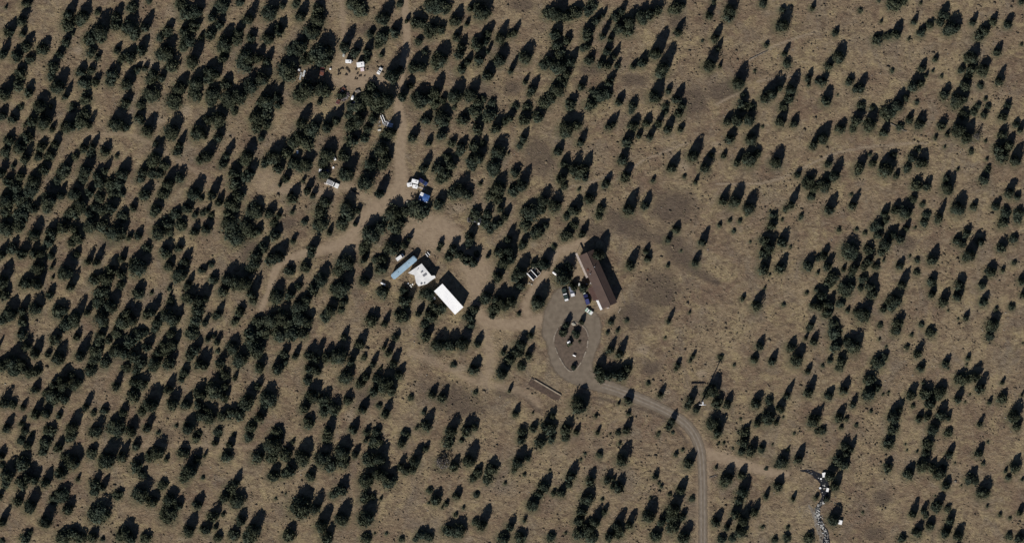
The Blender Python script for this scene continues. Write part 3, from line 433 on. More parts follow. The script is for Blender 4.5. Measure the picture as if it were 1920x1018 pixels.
# darker scrub patches and other dark marks
for q in ((1012, 292, 30, 42, -30), (1262, 388, 48, 36, 0), (1235, 545, 42, 40, 0), (1180, 425, 60, 22, 25), (1270, 470, 60, 24, 45), (1110, 432, 40, 16, 10), (1300, 190, 30, 30, 0),
          (850, 748, 70, 30, 20), (950, 735, 30, 12, 10), (1360, 170, 40, 20, -20), (1700, 455, 20, 16, 0), (470, 470, 20, 30, 0), (1190, 590, 40, 30, 0), (1220, 690, 20, 16, 0),
          (690, 745, 26, 20, 0), (1640, 1000, 24, 14, 0), (900, 180, 40, 20, 0), (1110, 130, 30, 16, 0), (1655, 935, 18, 16, 0), (700, 60, 30, 16, 0), (1190, 150, 30, 12, 0),
          (960, 165, 20, 14, 0), (1270, 40, 20, 20, 0), (980, 10, 30, 12, 0), (230, 670, 30, 16, 0), (200, 458, 16, 10, 0), (540, 420, 24, 12, 0), (1090, 700, 0.1, 0.1, 0), (1820, 255, 20, 14, 0)): blob(K, *q, .95)
line(K, [(1145, 395, 8), (1190, 425, 12), (1240, 455, 16), (1300, 505, 18), (1345, 530, 10)], .9)
line(K, [(1110, 745, 4), (1150, 752, 5), (1190, 762, 5), (1230, 776, 5), (1265, 800, 5), (1290, 830, 4)], .9)  # faint side track; shade of its side-lit berm painted as a dark line
line(P_, [(1190, 756, 3), (1232, 769, 3), (1266, 792, 3)], .5)
line(K, [(960, 722, 5), (985, 745, 6), (1012, 768, 5)], .8)
line(K, [(0, 690, 4), (40, 680, 4)], .5)
line(K, [(300, 800, 18), (320, 815, 18)], .5)
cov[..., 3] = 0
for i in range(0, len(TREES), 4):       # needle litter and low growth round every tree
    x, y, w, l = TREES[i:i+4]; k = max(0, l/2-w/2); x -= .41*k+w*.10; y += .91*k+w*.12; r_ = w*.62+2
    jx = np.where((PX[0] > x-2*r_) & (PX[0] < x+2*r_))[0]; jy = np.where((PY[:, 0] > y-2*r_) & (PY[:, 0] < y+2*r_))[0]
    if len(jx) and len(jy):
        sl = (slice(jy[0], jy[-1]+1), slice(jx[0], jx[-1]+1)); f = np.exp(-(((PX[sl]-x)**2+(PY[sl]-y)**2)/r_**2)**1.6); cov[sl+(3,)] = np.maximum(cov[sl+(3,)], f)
nx, ny = len(gx), len(gy)
V = np.stack([GX.ravel(), GY.ravel(), np.zeros(GX.size)], 1)
idx = np.arange(nx*ny).reshape(ny, nx)
F = np.stack([idx[:-1, :-1].ravel(), idx[:-1, 1:].ravel(), idx[1:, 1:].ravel(), idx[1:, :-1].ravel()], 1)
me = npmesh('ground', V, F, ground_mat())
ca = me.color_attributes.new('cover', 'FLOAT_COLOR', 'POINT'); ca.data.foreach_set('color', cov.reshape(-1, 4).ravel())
g = bpy.data.objects.new('ground', me); col.objects.link(g); tag(g, kind='structure')

gravel = mat('gravel_road', (.182, .150, .116), 1, (.138, .113, .088), .45, bump=.3, spec=0, detail=8)
gravel2 = mat('worn_wheel_track', (.235, .20, .165), 1, (.17, .145, .12), .6, bump=.2, spec=0, detail=8)
feather(gravel); fl = []
road = MB()
soft_ribbon(road, [(1318, 1040, 15), (1318, 960, 15), (1317, 890, 15), (1313, 845, 17), (1300, 812, 18), (1278, 788, 18), (1240, 766, 18), (1200, 748, 20), (1165, 734, 22), (1130, 722, 26), (1098, 710, 34)], .012, fl)
ro = road.build('driveway', gravel); setedge(ro, fl); tag(ro, kind='structure')
wt = MB()
for off in (-3.2, 3.2):
    pts = [(1318, 1040), (1318, 960), (1317, 890), (1313, 845), (1300, 812), (1278, 788), (1240, 766), (1200, 748), (1165, 734), (1130, 722)]
    q = []
    for i, p in enumerate(pts):
        a_, b_ = Vector(pts[max(0, i-1)]), Vector(pts[min(len(pts)-1, i+1)]); d = (b_-a_).normalized()
        q.append((p[0]-d.y*off, p[1]+d.x*off, 2.6))
    ribbon(wt, q, .016, .5)
tag(wt.build('wheel_tracks', gravel2), kind='structure')
loop = MB(); fl = []
soft_sheet(loop, [(1019, 600), (1017, 625), (1026, 647), (1030, 668), (1038, 690), (1052, 706), (1075, 719), (1100, 724), (1118, 716), (1113, 700), (1110, 684), (1116, 660), (1124, 642), (1127, 622),
             (1126, 604), (1118, 588), (1102, 578), (1096, 562), (1088, 546), (1070, 538), (1052, 540), (1040, 548), (1030, 566), (1022, 582)], .008, fl)
lo_ = loop.build('driveway_loop', gravel); setedge(lo_, fl); tag(lo_, kind='structure')
isl = [(1038.7, 635), (1041, 626), (1048, 613), (1059, 605), (1073, 602), (1087, 608), (1097, 615), (1102, 626), (1102.5, 638), (1100, 654), (1094, 670), (1087, 683), (1080, 691), (1073, 696), (1066, 694), (1057, 684), (1049, 670), (1043, 656), (1039.6, 645)]
im = MB(); sheet(im, isl, .012, jit=0)
tag(im.build('island_ground', mat('island_soil', (.130, .100, .078), 1, (.09, .07, .056), .7, bump=.4, spec=0)), kind='structure')
# curb round the island: one long low line of pale stones
cb = MB(); c = spline(isl, 2.2, True); n = len(c)
for i, p in enumerate(c):
    q = c[(i+1) % n]; X, Y = W((p.x+q.x)/2, (p.y+q.y)/2); d = math.atan2(-(q.y-p.y), q.x-p.x)
    if mn.noise(Vector((i*.13, 5, 0))) < -.12: continue
    cb.box((X, Y, .11), (.52, .5+random.random()*.12, .20), d+random.uniform(-.1, .1), bev=.05)
cbo = cb.build('stone_curb', mat('pale_stone', (.36, .31, .25), .9, (.2, .17, .14), .8, spec=.1))
tag(cbo, 'thin pale stone curb edging the egg-shaped island in the driveway', 'curb')
# creek
cr = MB()
ribbon(cr, [(1500, 882, 2), (1515, 883, 7), (1530, 890, 12), (1541, 899, 16), (1546, 913, 17), (1546, 928, 14), (1540, 942, 9), (1534, 953, 9), (1534, 965, 8), (1538, 980, 9), (1545, 992, 10), (1549, 1005, 12), (1550, 1050, 14)], .02, .5)
tag(cr.build('creek_water', mat('dark_creek', (.012, .014, .018), .3, (.02, .02, .024), 1.2, spec=.3)), kind='structure')
bk = MB()
ribbon(bk, [(1516, 946, 3), (1524, 958, 6), (1530, 975, 8), (1535, 992, 8), (1541, 1010, 8), (1545, 1050, 9)], .012, .5)
tag(bk.build('creek_gravel', mat('creek_gravel', (.22, .2, .17), 1, (.12, .1, .085), .8, spec=0)), kind='structure')
# boulders of the creek bed
rk = MB(); c = spline([(1508, 884), (1515, 884), (1530, 890), (1541, 900), (1546, 913), (1546, 928), (1540, 942), (1534, 953), (1534, 965), (1538, 980), (1545, 992), (1549, 1005), (1550, 1030)], 1)
for i in range(300):
    k = int(len(c)*random.random()**.72); k = min(k, len(c)-1); p = c[k]; late = p.y > 940
    if not late and random.random() < .8: continue
    w = random.choice((.4, .5, .7, .9) if late else (.3, .45, .6)); X, Y = W(p.x+random.gauss(0, 3.0), p.y+random.gauss(0, 2))
    rk.rock((X, Y, w*.2), (w*random.uniform(.8, 1.4), w, w*.7), i*1.3, 1)
tag(rk.build('creek_boulders', mat('boulder', (.50, .49, .47), .9, (.10, .10, .10), .6, spec=.1)), kind='stuff', label='pale and grey boulders lying in the dark creek bed', cat='rocks')
# ---------------------------------------------------------------- paints
white = mat('white_roof_paint', (.80, .80, .80), .7, (.74, .74, .75), .3)
whitew = mat('white_wall', (.62, .61, .58), .8, (.5, .49, .46), .8)
glass = mat('window_glass', (.02, .025, .03), .12, spec=.6)
tyre = mat('tyre_rubber', (.02, .02, .02), .9)
steel = mat('galvanised_steel', (.35, .35, .36), .5, metal=.3)
wood = mat('weathered_wood', (.20, .17, .14), .95, (.13, .11, .09), 2)
rust = mat('rusty_metal', (.17, .06, .04), .8, (.10, .05, .035), 2)
chrome = mat('light_lens', (.6, .6, .58), .3, spec=.6)
def paint(name, c): return mat(name, c, .35, tuple(k*.92 for k in c), .5, spec=.4)

# ---------------------------------------------------------------- buildings (local x runs along the long side)
def windows(root, L, Wd, zc, xs, side, mframe=None, w=1.1, h=1.0):
    for x in xs:
        y = side*(Wd/2)
        f = MB().box((x, y+side*.03, zc), (w+.16, .07, h+.16)).build('window', mframe or whitew, root)
        MB().box((x, y+side*.07, zc), (w, .03, h)).build('pane', glass, f)
def door(root, x, y, side, m, w=.95, h=2.05):
    d = MB().box((x, y+side*.035, h/2+.05), (w, .06, h)).build('door', m, root)
    MB().box((x+w*.36, y+side*.09, 1.05), (.1, .05, .05)).build('handle', steel, d)

# long white metal shed
def P(x, y): return Vector(W(x, y))
a0, a1, b0, b1 = P(830.3, 531.5), P(869.6, 575.3), P(813.6, 545), P(852.9, 591)
cxy = (a0+a1+b0+b1)/4; ax = (a1-a0); L = ax.length; rz = math.atan2(ax.y, ax.x); Wd = (a0-b0).length*.98
r = empty('metal_shed', cxy.x, cxy.y, 0, rz, 'long white-roofed metal shed, largest white roof, lying diagonally among junipers', 'shed')
hi, lo = 5.0, 4.2      # high side is +y (upper right)
MB().sect([(-L/2+.2, 0), (L/2-.2, 0), (L/2-.2, 1), (-L/2+.2, 1)], 0, 0).v
wl = MB(); wl.add([(-L/2+.15, -Wd/2+.15, 0), (L/2-.15, -Wd/2+.15, 0), (L/2-.15, Wd/2-.15, 0), (-L/2+.15, Wd/2-.15, 0),
                   (-L/2+.15, -Wd/2+.15, lo), (L/2-.15, -Wd/2+.15, lo), (L/2-.15, Wd/2-.15, hi), (-L/2+.15, Wd/2-.15, hi)],
                  [(0, 1, 5, 4), (1, 2, 6, 5), (2, 3, 7, 6), (3, 0, 4, 7), (3, 2, 1, 0)]); wl.build('wall', whitew, r)
rf = MB(); nr = int(L/.5)
for i in range(nr):     # standing-seam sheets
    x0 = -L/2+i*L/nr; x1 = x0+L/nr; ex = .25*(i < 5)*0
    rf.add([(x0, -Wd/2, lo+.02), (x1, -Wd/2, lo+.02), (x1, Wd/2, hi+.02), (x0, Wd/2, hi+.02), (x0, -Wd/2, lo+.1), (x1-.03, -Wd/2, lo+.1), (x1-.03, Wd/2, hi+.1), (x0, Wd/2, hi+.1)],
           [(0, 3, 2, 1), (4, 5, 6, 7), (0, 1, 5, 4), (2, 3, 7, 6), (1, 2, 6, 5), (3, 0, 4, 7)])
rf.build('roof', white, r)
for x in (-L*.3, 0): MB().box((x, -Wd/2+.1, 1.6), (3.0, .08, 3.1)).build('roll_door', steel, r)
windows(r, L, Wd-.3, 1.9, (L*.2, L*.35), -1)
door(r, L*.42, -Wd/2+.15, -1, rust)

# long trailer home with pale blue rounded roof
a0, a1, b0, b1 = P(776, 479.3), P(731.7, 516.8), P(783.5, 487.6), P(740, 523.5)
cxy = (a0+a1+b0+b1)/4; ax = a0-a1; L = ax.length; rz = math.atan2(ax.y, ax.x); Wd = (a0-b0).length
r = empty('trailer_home', cxy.x, cxy.y, 0, rz, 'long narrow trailer home with light blue rounded-end roof', 'trailer home')
def rr(L, Wd, rad, n=5):
    o = []
    for sx, sy, t0 in ((1, 1, 0), (-1, 1, 90), (-1, -1, 180), (1, -1, 270)):
        for k in range(n+1):
            t = R(t0+90*k/n); o.append((sx*(L/2-rad)+rad*math.cos(t), sy*(Wd/2-rad)+rad*math.sin(t)))
    return o
blue = mat('pale_blue_roof_sheet', (.31, .43, .525), .7, (.25, .36, .45), .5)
MB().prism(rr(L-.1, Wd-.1, .8), .5, 3.3).build('wall', whitew, r)
t = MB()
for k in range(3): t.prism(rr(L-.25*k, Wd-.5*k, .9), 3.3+.1*k, 3.4+.1*k)
t.build('roof', blue, r)
windows(r, L, Wd-.1, 2.0, (-L*.35, -L*.15, L*.1, L*.3), -1); windows(r, L, Wd-.1, 2.0, (-L*.3, L*.25), 1); door(r, 0, -Wd/2+.05, -1, steel)
MB().box((0, 0, .25), (L-1, Wd-.5, .5)).build('skirting', steel, r)
for x in (-L*.25, L*.2): MB().rings([((x, 0, 3.55), .14), ((x, 0, 3.95), .14)], n=10).build('roof_vent', steel, r)

# white roofed house: main block, end wing and porch
Z1 = (lambda u, v: (700+u/5.986, 440+v/5.986))
cx_, cy_ = W(*Z1(560, 455)); r = empty('white_roofed_house', cx_, cy_, 0, 0, 'white-roofed house of irregular outline beside the long blue-roofed trailer home', 'house')
poly = [(545, 330), (590, 387), (648, 460), (684, 458), (694, 480), (640, 515), (600, 548), (572, 556), (512, 572), (485, 535), (478, 500), (468, 455), (430, 442), (398, 430)]
pl = []
for u, v in poly: X, Y = W(*Z1(558+(u-558)*1.05, 450+(v-450)*1.05)); pl.append((X-cx_, Y-cy_))
pl = pl[::-1]
def inset(pl, d): 
    mx = sum(p[0] for p in pl)/len(pl); my = sum(p[1] for p in pl)/len(pl)
    return [(mx+(p[0]-mx)*d, my+(p[1]-my)*d) for p in pl]
MB().prism(inset(pl, .95), 0, 3.4).build('wall', whitew, r)
roof_w = mat('patched_white_roof', (.78, .77, .75), .8, (.60, .60, .60), .35)
MB().prism(pl, 3.4, 3.62).build('roof', roof_w, r)
th = R(-52)
for (u, v, a_, b_, h_, m_, nm) in ((580, 450, 2.0, 1.1, .12, mat('grey_roof_patch', (.20, .20, .22), .9), 'roof_patch'), (545, 420, 1.0, .6, .35, steel, 'cooler_box'), (540, 552, .9, .9, .35, steel, 'roof_drum'), (575, 545, .7, .7, .3, steel, 'roof_drum')):
    X, Y = W(*Z1(u, v)); X -= cx_; Y -= cy_
    if nm == 'roof_drum': MB().rings([((X, Y, 3.62), a_/2), ((X, Y, 3.62+h_), a_/2), ((X, Y, 3.64+h_), a_/2*.7)], n=14).build(nm, m_, r)
    else: MB().box((X, Y, 3.62+h_/2), (a_, b_, h_), R(35), bev=.03).build(nm, m_, r)
X, Y = W(*Z1(500, 392)); X -= cx_; Y -= cy_
MB().rings([((X, Y, 3.6), .12), ((X, Y, 4.3), .12), ((X, Y, 4.31), .2), ((X, Y, 4.4), .05)], n=10).build('stovepipe', steel, r)

# brown gabled house
Z2 = lambda u, v: (960+u/5.654, 430+v/5.654)
pA, pB = P(*Z2(705, 285)), P(*Z2(957, 845)); pC = P(*Z2(884, 213))
ax = pB-pA; L = ax.length; rz = math.atan2(ax.y, ax.x); nrm = Vector((-ax.y, ax.x)).normalized()
if (pC-pA).dot(nrm) < 0: nrm = -nrm
Wd = 7.6; cxy = (pA+pB)/2+nrm*Wd/2
r = empty('brown_house', cxy.x, cxy.y, 0, rz, 'long two-tone brown gabled house beside the parked cars and gravel loop', 'house')
sd_ = 1 if nrm.dot(Vector((-math.sin(rz), math.cos(rz)))) > 0 else -1      # +: shaded (upper right) side
ev, rg, rw = 4.7, 6.3, .35      # eaves, ridge
br = mat('brown_siding', (.14, .10, .075), .9, (.11, .08, .06), 1.5)
brr = mat('brown_roof_sheet', (.082, .055, .045), .8, (.068, .046, .039), .4)
wy = Wd/2-.45; ry = sd_*.35
MB().add([(-L/2+.4, -wy, 0), (-L/2+.4, wy, 0), (-L/2+.4, wy, ev-.05), (-L/2+.4, ry, rg-.12), (-L/2+.4, -wy, ev-.05), (L/2-.4, -wy, 0), (L/2-.4, wy, 0), (L/2-.4, wy, ev-.05), (L/2-.4, ry, rg-.12), (L/2-.4, -wy, ev-.05)],
         [(0, 1, 2, 3, 4), (9, 8, 7, 6, 5), (0, 5, 6, 1), (1, 6, 7, 2), (0, 4, 9, 5)]).build('wall', br, r)
for s_ in (1, -1):
    rf = MB(); n = 30
    for i in range(n):
        x0 = -L/2+i*L/n; x1 = x0+L/n-.04; y0 = s_*Wd/2
        rf.add([(x0, y0, ev-.12), (x1, y0, ev-.12), (x1, ry, rg-.02), (x0, ry, rg-.02), (x0, y0, ev), (x1, y0, ev), (x1, ry, rg+.1), (x0, ry, rg+.1)], [(0, 3, 2, 1), (4, 5, 6, 7), (0, 1, 5, 4), (2, 3, 7, 6), (1, 2, 6, 5), (3, 0, 4, 7)])
    rf.add([(-L/2, y0, ev-.03), (L/2-.04, y0, ev-.03), (L/2-.04, ry, rg+.07), (-L/2, ry, rg+.07)], [(0, 1, 2, 3)])
    rf.build('roof', brr, r)
MB().rings([((-L/2, ry, rg+.1), .12), ((L/2, ry, rg+.1), .12)], n=8).build('ridge_cap', mat('ridge_brown', (.10, .07, .058), .8), r)
windows(r, L, 2*wy, 3.4, [-L*.36, -L*.2, 0, L*.18, L*.36], sd_); windows(r, L, 2*wy, 1.4, [-L*.3, -L*.1, L*.2], sd_)
windows(r, L, 2*wy, 3.4, [-L*.38, -L*.2, L*.1, L*.3], -sd_); door(r, L*.38, -sd_*wy, -sd_, wood)
for (x, y) in ((-L*.22, sd_*.9), (-L*.14, -sd_*2.3)): MB().rings([((x, y, 5.0), .16), ((x, y, 6.7), .16), ((x, y, 6.71), .26), ((x, y, 6.85), .08)], n=10).build('roof_vent', steel, r)
MB().box((-L*.22, -sd_*2.5, 5.3), (1.0, .8, .8), bev=.05).build('chimney', rust, r)
# lean-to roof over the porch
lt_ = MB(); x0, x1 = L*.06, L*.33; y0 = -sd_*(Wd/2+.02); y1 = -sd_*(Wd/2+2.3)
lt_.add([(x0, y0, 4.3), (x1, y0, 4.3), (x1-.6, y1, 3.2), (x0+.6, y1, 3.2), (x0, y0, 4.4), (x1, y0, 4.4), (x1-.6, y1, 3.3), (x0+.6, y1, 3.3)], [(0, 1, 2, 3), (7, 6, 5, 4), (0, 4, 5, 1), (3, 2, 6, 7), (1, 5, 6, 2), (0, 3, 7, 4)])
lt_.build('porch_roof', mat('porch_roof_brown', (.070, .040, .034), .85), r)
for x in (x0+.8, (x0+x1)/2, x1-.8): MB().box((x, y1+sd_*.15, 1.6), (.14, .14, 3.2)).build('porch_post', wood, r)
pale = mat('pale_pinkish_boards', (.50, .43, .38), .85, (.36, .31, .28), 1.5)
d = MB()
for i in range(int(L*.47/.3)): d.box((-L/2-1.6+i*.3, -sd_*(Wd/2+.5), 4.0), (.27, .95, .07))
d.build('awning', pale, r)
for i in range(6): MB().box((-L/2-1.3+i*L*.09, -sd_*(Wd/2+.85), 1.98), (.1, .1, 3.96)).build('awning_post', wood, r)
MB().box((L*.41, -sd_*(Wd/2+.55), 4.0), (5.0, 1.05, .1)).build('awning', white, r)

# open-topped shed with white edged walls
Z2o = P(*Z2(232, 468)); r = empty('roofless_pen', Z2o.x, Z2o.y, 0, R(-48), 'small roofless pen with white-topped walls and cluttered greenish contents', 'pen')
for (x, y, dx, dy, h_) in ((0, -2.35, 4.6, .5, 1.9), (0, .1, 4.4, .32, 1.9), (0, 2.45, 4.2, .2, 1.2), (-2.2, 0, .2, 4.6, 1.5), (2.2, 0, .2, 4.6, 1.3)):
    w_ = MB().box((x, y, h_/2), (dx, dy*.8, h_)).build('wall', wood, r)
    MB().box((x, y, h_+.04), (dx, dy, .08)).build('coping', white if y < .2 and dx > 1 else pale, w_)
for i in range(14): 
    x, y = random.uniform(-1.8, 1.8), random.uniform(.4, 2.1)
    MB().box((x, y, .5), (random.uniform(.3, .9), random.uniform(.2, .5), random.uniform(.5, 1)), random.uniform(0, 3), bev=.03).build('crate', random.choice((pale, wood, mat('mossy_green', (.10, .11, .07), .9), steel)), r)
MB().box((.2, -1.1, .5), (3.2, .5, 1.0)).build('bench', steel, r)

# long low lean-to shed with pale ridge board, beside the loop
e0, e1 = P(994, 713), P(1050, 746); ax = e1-e0; L = ax.length; c_ = (e0+e1)/2
r = empty('low_shed', c_.x, c_.y, 0, math.atan2(ax.y, ax.x), 'long low brown lean-to with pale upper edge, lying left below the driveway loop', 'shed')
soil = mat('dark_brown_turf', (.085, .060, .046), 1, (.05, .037, .03), .8, bump=.5)
t = MB(); n = 24
for i in range(n):
    x0 = -L/2+i*L/n; x1 = x0+L/n; j = .18*mn.noise(Vector((i*.7, 0, 0)))
    t.add([(x0, -2.2+j*2, .03), (x1, -2.2+j*2, .03), (x1, 1.1, .45+j*.3), (x0, 1.1, .45+j*.3)], [(0, 1, 2, 3)])
t.build('roof', soil, r)
MB().box((0, 1.2, .22), (L, .2, .44)).build('wall', wood, r)
MB().box((.6, 1.28, .54), (L-1.5, .55, .10)).build('ridge_board', mat('sun_bleached_plank', (.34, .28, .21), .9, (.2, .165, .13), 1), r)
for s_ in (-1, 1): MB().add([(s_*L/2, -1.6, .0), (s_*L/2, 1.1, 0), (s_*L/2, 1.1, .42), (s_*(L/2+.1), -1.6, .0), (s_*(L/2+.1), 1.1, 0), (s_*(L/2+.1), 1.1, .42)], [(0, 1, 2), (5, 4, 3), (0, 2, 5, 3), (1, 4, 5, 2)]).build('end_wall', wood, r)

# blue tarp shelter
c_ = P(795.3, 371); r = empty('tarp_shelter', c_.x, c_.y, 0, R(-22), 'square blue tarp canopy with one white corner, above a large juniper', 'canopy')
bt = mat('blue_tarp', (.035, .085, .24), .5, (.05, .12, .32), .9, spec=.4); t = MB(); n = 12; a_ = 4.6; b_ = 3.7
G = [[(-a_/2+a_*i/n, -b_/2+b_*j/n, 2.9-.0*i+.35*math.sin(math.pi*i/n)*math.sin(math.pi*j/n)+.12*mn.noise(Vector((i*.6, j*.6, 0)))) for i in range(n+1)] for j in range(n+1)]
vs = [p for row in G for p in row]; fs = [(j*(n+1)+i, j*(n+1)+i+1, (j+1)*(n+1)+i+1, (j+1)*(n+1)+i) for j in range(n) for i in range(n)]
t.add(vs, fs).build('canopy', bt, r, True)
sel = [f for k, f in enumerate(fs) if (k % n) < 4 and k//n > 6]; ids = sorted({i for f in sel for i in f}); mp_ = {i: k for k, i in enumerate(ids)}
MB().add([(vs[i][0], vs[i][1], vs[i][2]+.04) for i in ids], [tuple(mp_[i] for i in f) for f in sel]).build('white_patch', white, r)
for x in (-a_/2+.1, a_/2-.1):
    for y in (-b_/2+.1, b_/2-.1): MB().rings([((x, y, 0), .05), ((x, y, 2.85), .05)], n=8).build('pole', steel, r)
for x in (-1.6, 1.7): MB().box((x+.2, -b_/2+.3, 3.15), (.6, .4, .3), bev=.04).build('weight', white, r)

# ---------------------------------------------------------------- wind turbine on a tall pole
c_ = P(1315.8, 753.2); r = empty('wind_turbine', c_.x, c_.y, 0, 0, 'tall slender pole with small white-bladed wind turbine, casting a long thin shadow', 'wind turbine')
MB().rings([((0, 0, 0), .36), ((0, 0, 6), .30), ((0, 0, 16), .22)], n=12).build('pole', steel, r)
MB().box((0, 0, .1), (1, 1, .2), bev=.03).build('base', wood, r)
na = MB().rings([((-.1, .7, 16.1), .05), ((-.1, .5, 16.1), .26), ((-.1, -.6, 16.1), .26), ((-.1, -.8, 16.1), .14)], n=10).build('nacelle', white, r)
MB().box((-.1, 1.1, 16.2), (.05, .7, .8)).build('tail_vane', steel, r)
for k in range(3):
    t_ = R(200+120*k); dx, dz = math.cos(t_), math.sin(t_)
    MB().rings([((-.1, -.85, 16.1), .10), ((-.1+dx*.6, -.85, 16.1+dz*.6),   .2), ((-.1+dx*2.0, -.85, 16.1+dz*2.0), .08)], n=6).build('blade', white, r)

# ---------------------------------------------------------------- vehicles (local x forward)
def vehicle(name, label, cat, x, y, rz, kind, body, top=None, bedc=None, Lv=4.6, Wv=1.9, hood=None):
    c_ = P(x, y); r = empty(name, c_.x, c_.y, 0, R(rz), label, cat); h = Lv/2
    if kind == 'pickup': lo_ = [(-h, .45), (h, .45), (h, .95), (h-.1, 1.08), (h*.42, 1.15), (-h, 1.1)]; cab = (-h*.12, h*.42)
    elif kind == 'van': lo_ = [(-h, .45), (h, .45), (h, 1.1), (h-.5, 1.25), (-h, 1.25)]; cab = (-h+.05, h-.55)
    elif kind == 'suv': lo_ = [(-h, .45), (h, .45), (h, .95), (h-.1, 1.05), (h*.4, 1.12), (-h, 1.12)]; cab = (-h+.15, h*.38)
    else: lo_ = [(-h, .4), (h, .4), (h, .75), (h-.15, .88), (h*.4, .98), (-h*.6, 1.0), (-h+.1, .95), (-h, .8)]; cab = (-h*.62, h*.34)
    b = MB().sect(lo_, -Wv/2, Wv/2).build('body', body, r)
    mod = b.modifiers.new('bevel', 'BEVEL'); mod.width = .09; mod.segments = 2; mod.limit_method = 'ANGLE'
    if hood:
        MB().box((h*.72, 0, 1.12), (h*.5, Wv*.84, .07), 0, None, .02).build('hood', hood, r)
    zt = {'van': 2.25, 'pickup': 1.8, 'suv': 1.8}.get(kind, 1.45); zb = lo_[-1][1]-.02; x0, x1 = cab; w0, w1 = Wv/2-.06, Wv/2-.2
    sl = .18 if kind in ('van', 'suv') else .5; sf = .75 if kind != 'van' else .5
    MB().add([(x0, -w0, zb), (x1, -w0, zb), (x1, w0, zb), (x0, w0, zb), (x0+sl, -w1, zt-.05), (x1-sf, -w1, zt-.05), (x1-sf, w1, zt-.05), (x0+sl, w1, zt-.05)],
             [(3, 2, 1, 0), (4, 5, 6, 7), (0, 1, 5, 4), (1, 2, 6, 5), (2, 3, 7, 6), (3, 0, 4, 7)]).build('windows', glass, r)
    rfm = MB().box(((x0+sl+x1-sf)/2, 0, zt-.02), (x1-sf-x0-sl+.1, 2*w1+.06, .1), 0, None, .03).build('roof', top or body, r)
    for s_ in (-1, 1):        # pillars
        MB().box(((x0+x1)/2+.0, s_*(w0+w1)/2, (zb+zt)/2), (.12, .12, zt-zb-.1)).build('pillar', top or body, r)
    if kind == 'pickup': MB().box((-h*.56, 0, 1.12), (h*.8, Wv-.3, .06)).build('cargo_bed', bedc or tyre, r)
    for sx in (-1, 1):
        for sy in (-1, 1):
            X = sx*h*.62; Y = sy*(Wv/2-.08)
            w_ = MB().rings([((X, Y-.11, .34), .34), ((X, Y+.11, .34), .34)], n=16).build('wheel', tyre, r)
            MB().rings([((X, Y-.125, .34), .18), ((X, Y+.125, .34), .18)], n=12).build('rim', steel, w_)
    for sy in (-1, 1): MB().box((h+.01, sy*(Wv/2-.3), .78), (.06, .32, .16), bev=.02).build('headlight', chrome, r)
    for sy in (-1, 1): MB().box((-h-.01, sy*(Wv/2-.25), .8), (.05, .2, .2)).build('tail_light', mat('tail_lens', (.35, .03, .02), .4), r)
    MB().box((h+.05, 0, .5), (.12, Wv-.1, .18), bev=.03).build('bumper', steel, r); MB().box((-h-.05, 0, .5), (.12, Wv-.1, .18), bev=.03).build('bumper', steel, r)
    return r
wp = paint('car_white', (.75, .75, .75)); dg = paint('car_dark_green', (.035, .05, .045)); sv = paint('car_silver_blue', (.18, .20, .27)); bl = paint('car_deep_blue', (.022, .026, .085))
pg = paint('car_pale_green', (.42, .56, .46)); dgr = paint('car_dark_grey', (.06, .06, .075)); rd = paint('car_dull_red', (.075, .022, .022)); nb = paint('car_navy', (.02, .035, .11))
vehicle('pickup_truck', 'dark green pickup truck with white cab roof, left of the cars by the brown house', 'pickup truck', *Z2(563, 693), 106, 'pickup', dg, wp, dg, 5.9, 2.1, None)
MB_ = MB(); q = bpy.data.objects['pickup_truck']; MB().box((-2.45, 0, 1.22), (.9, 1.7, .16), bev=.04).build('toolbox', wp, q)
vehicle('parked_car', 'silver-blue car with pale nose, right of the dark green pickup truck', 'car', *Z2(634, 655), -76, 'suv', sv, paint('car_lavender', (.25, .26, .34)), None, 5.0, 1.95, wp)
vehicle('parked_car', 'deep blue car parked against the left side of the brown house', 'car', *Z2(792, 742), 108, 'suv', bl, paint('car_violet_blue', (.05, .055, .16)), None, 4.9, 2.0)
vehicle('parked_car', 'small pale green and white car just below the deep blue one', 'car', *Z2(816, 868), -35, 'sedan', pg, wp, None, 3.7, 1.8, wp)
vehicle('parked_van', 'small white van beside the upper end of the blue-roofed trailer home', 'van', 750, 482.5, 35, 'van', wp, wp, None, 4.0, 1.9)
vehicle('pickup_truck', 'dark grey pickup truck parked crosswise beside a juniper above the white-roofed shed', 'pickup truck', 889.5, 413, -4, 'pickup', dgr, paint('car_grey_lavender', (.20, .20, .24)), tyre, 6.2, 2.2)
vehicle('pickup_truck', 'long white pickup truck alone on the dirt clearing left of the junction', 'pickup truck', 624, 345, -24, 'pickup', wp, wp, steel, 6.0, 2.2)
vehicle('parked_car', 'dark blue car with white hood, half in shade above the long white pickup', 'car', 607, 321, 174, 'sedan', bl, nb, None, 4.4, 1.8, wp)
vehicle('parked_car', 'small white car with dark windows at right edge of the upper clearing', 'car', 712, 133.5, 60, 'sedan', wp, wp, None, 3.4, 1.6)
vehicle('old_truck', 'faded red old truck in juniper shade at left of the upper clearing', 'truck', 604.3, 134, 80, 'pickup', rd, paint('faded_red', (.22, .075, .055)), rust, 4.2, 2.0)
vehicle('junk_car', 'dull dark red junk car lowest in the row below the upper clearing', 'car', 636, 188, 62, 'sedan', rd, rust, None, 4.0, 1.7)
vehicle('junk_car', 'dark red junk car highest in the row below the upper clearing', 'car', 641.5, 171, 50, 'sedan', rust, rd, None, 3.9, 1.7)
vehicle('junk_car', 'navy blue junk car shaded by junipers below the upper clearing', 'car', 666, 193, 40, 'suv', nb, nb, None, 4.6, 1.9)
vehicle('junk_car', 'dark blue car wedged behind the cluster of white campers near the junction', 'car', 793, 341, -35, 'suv', nb, bl, None, 4.6, 1.9)

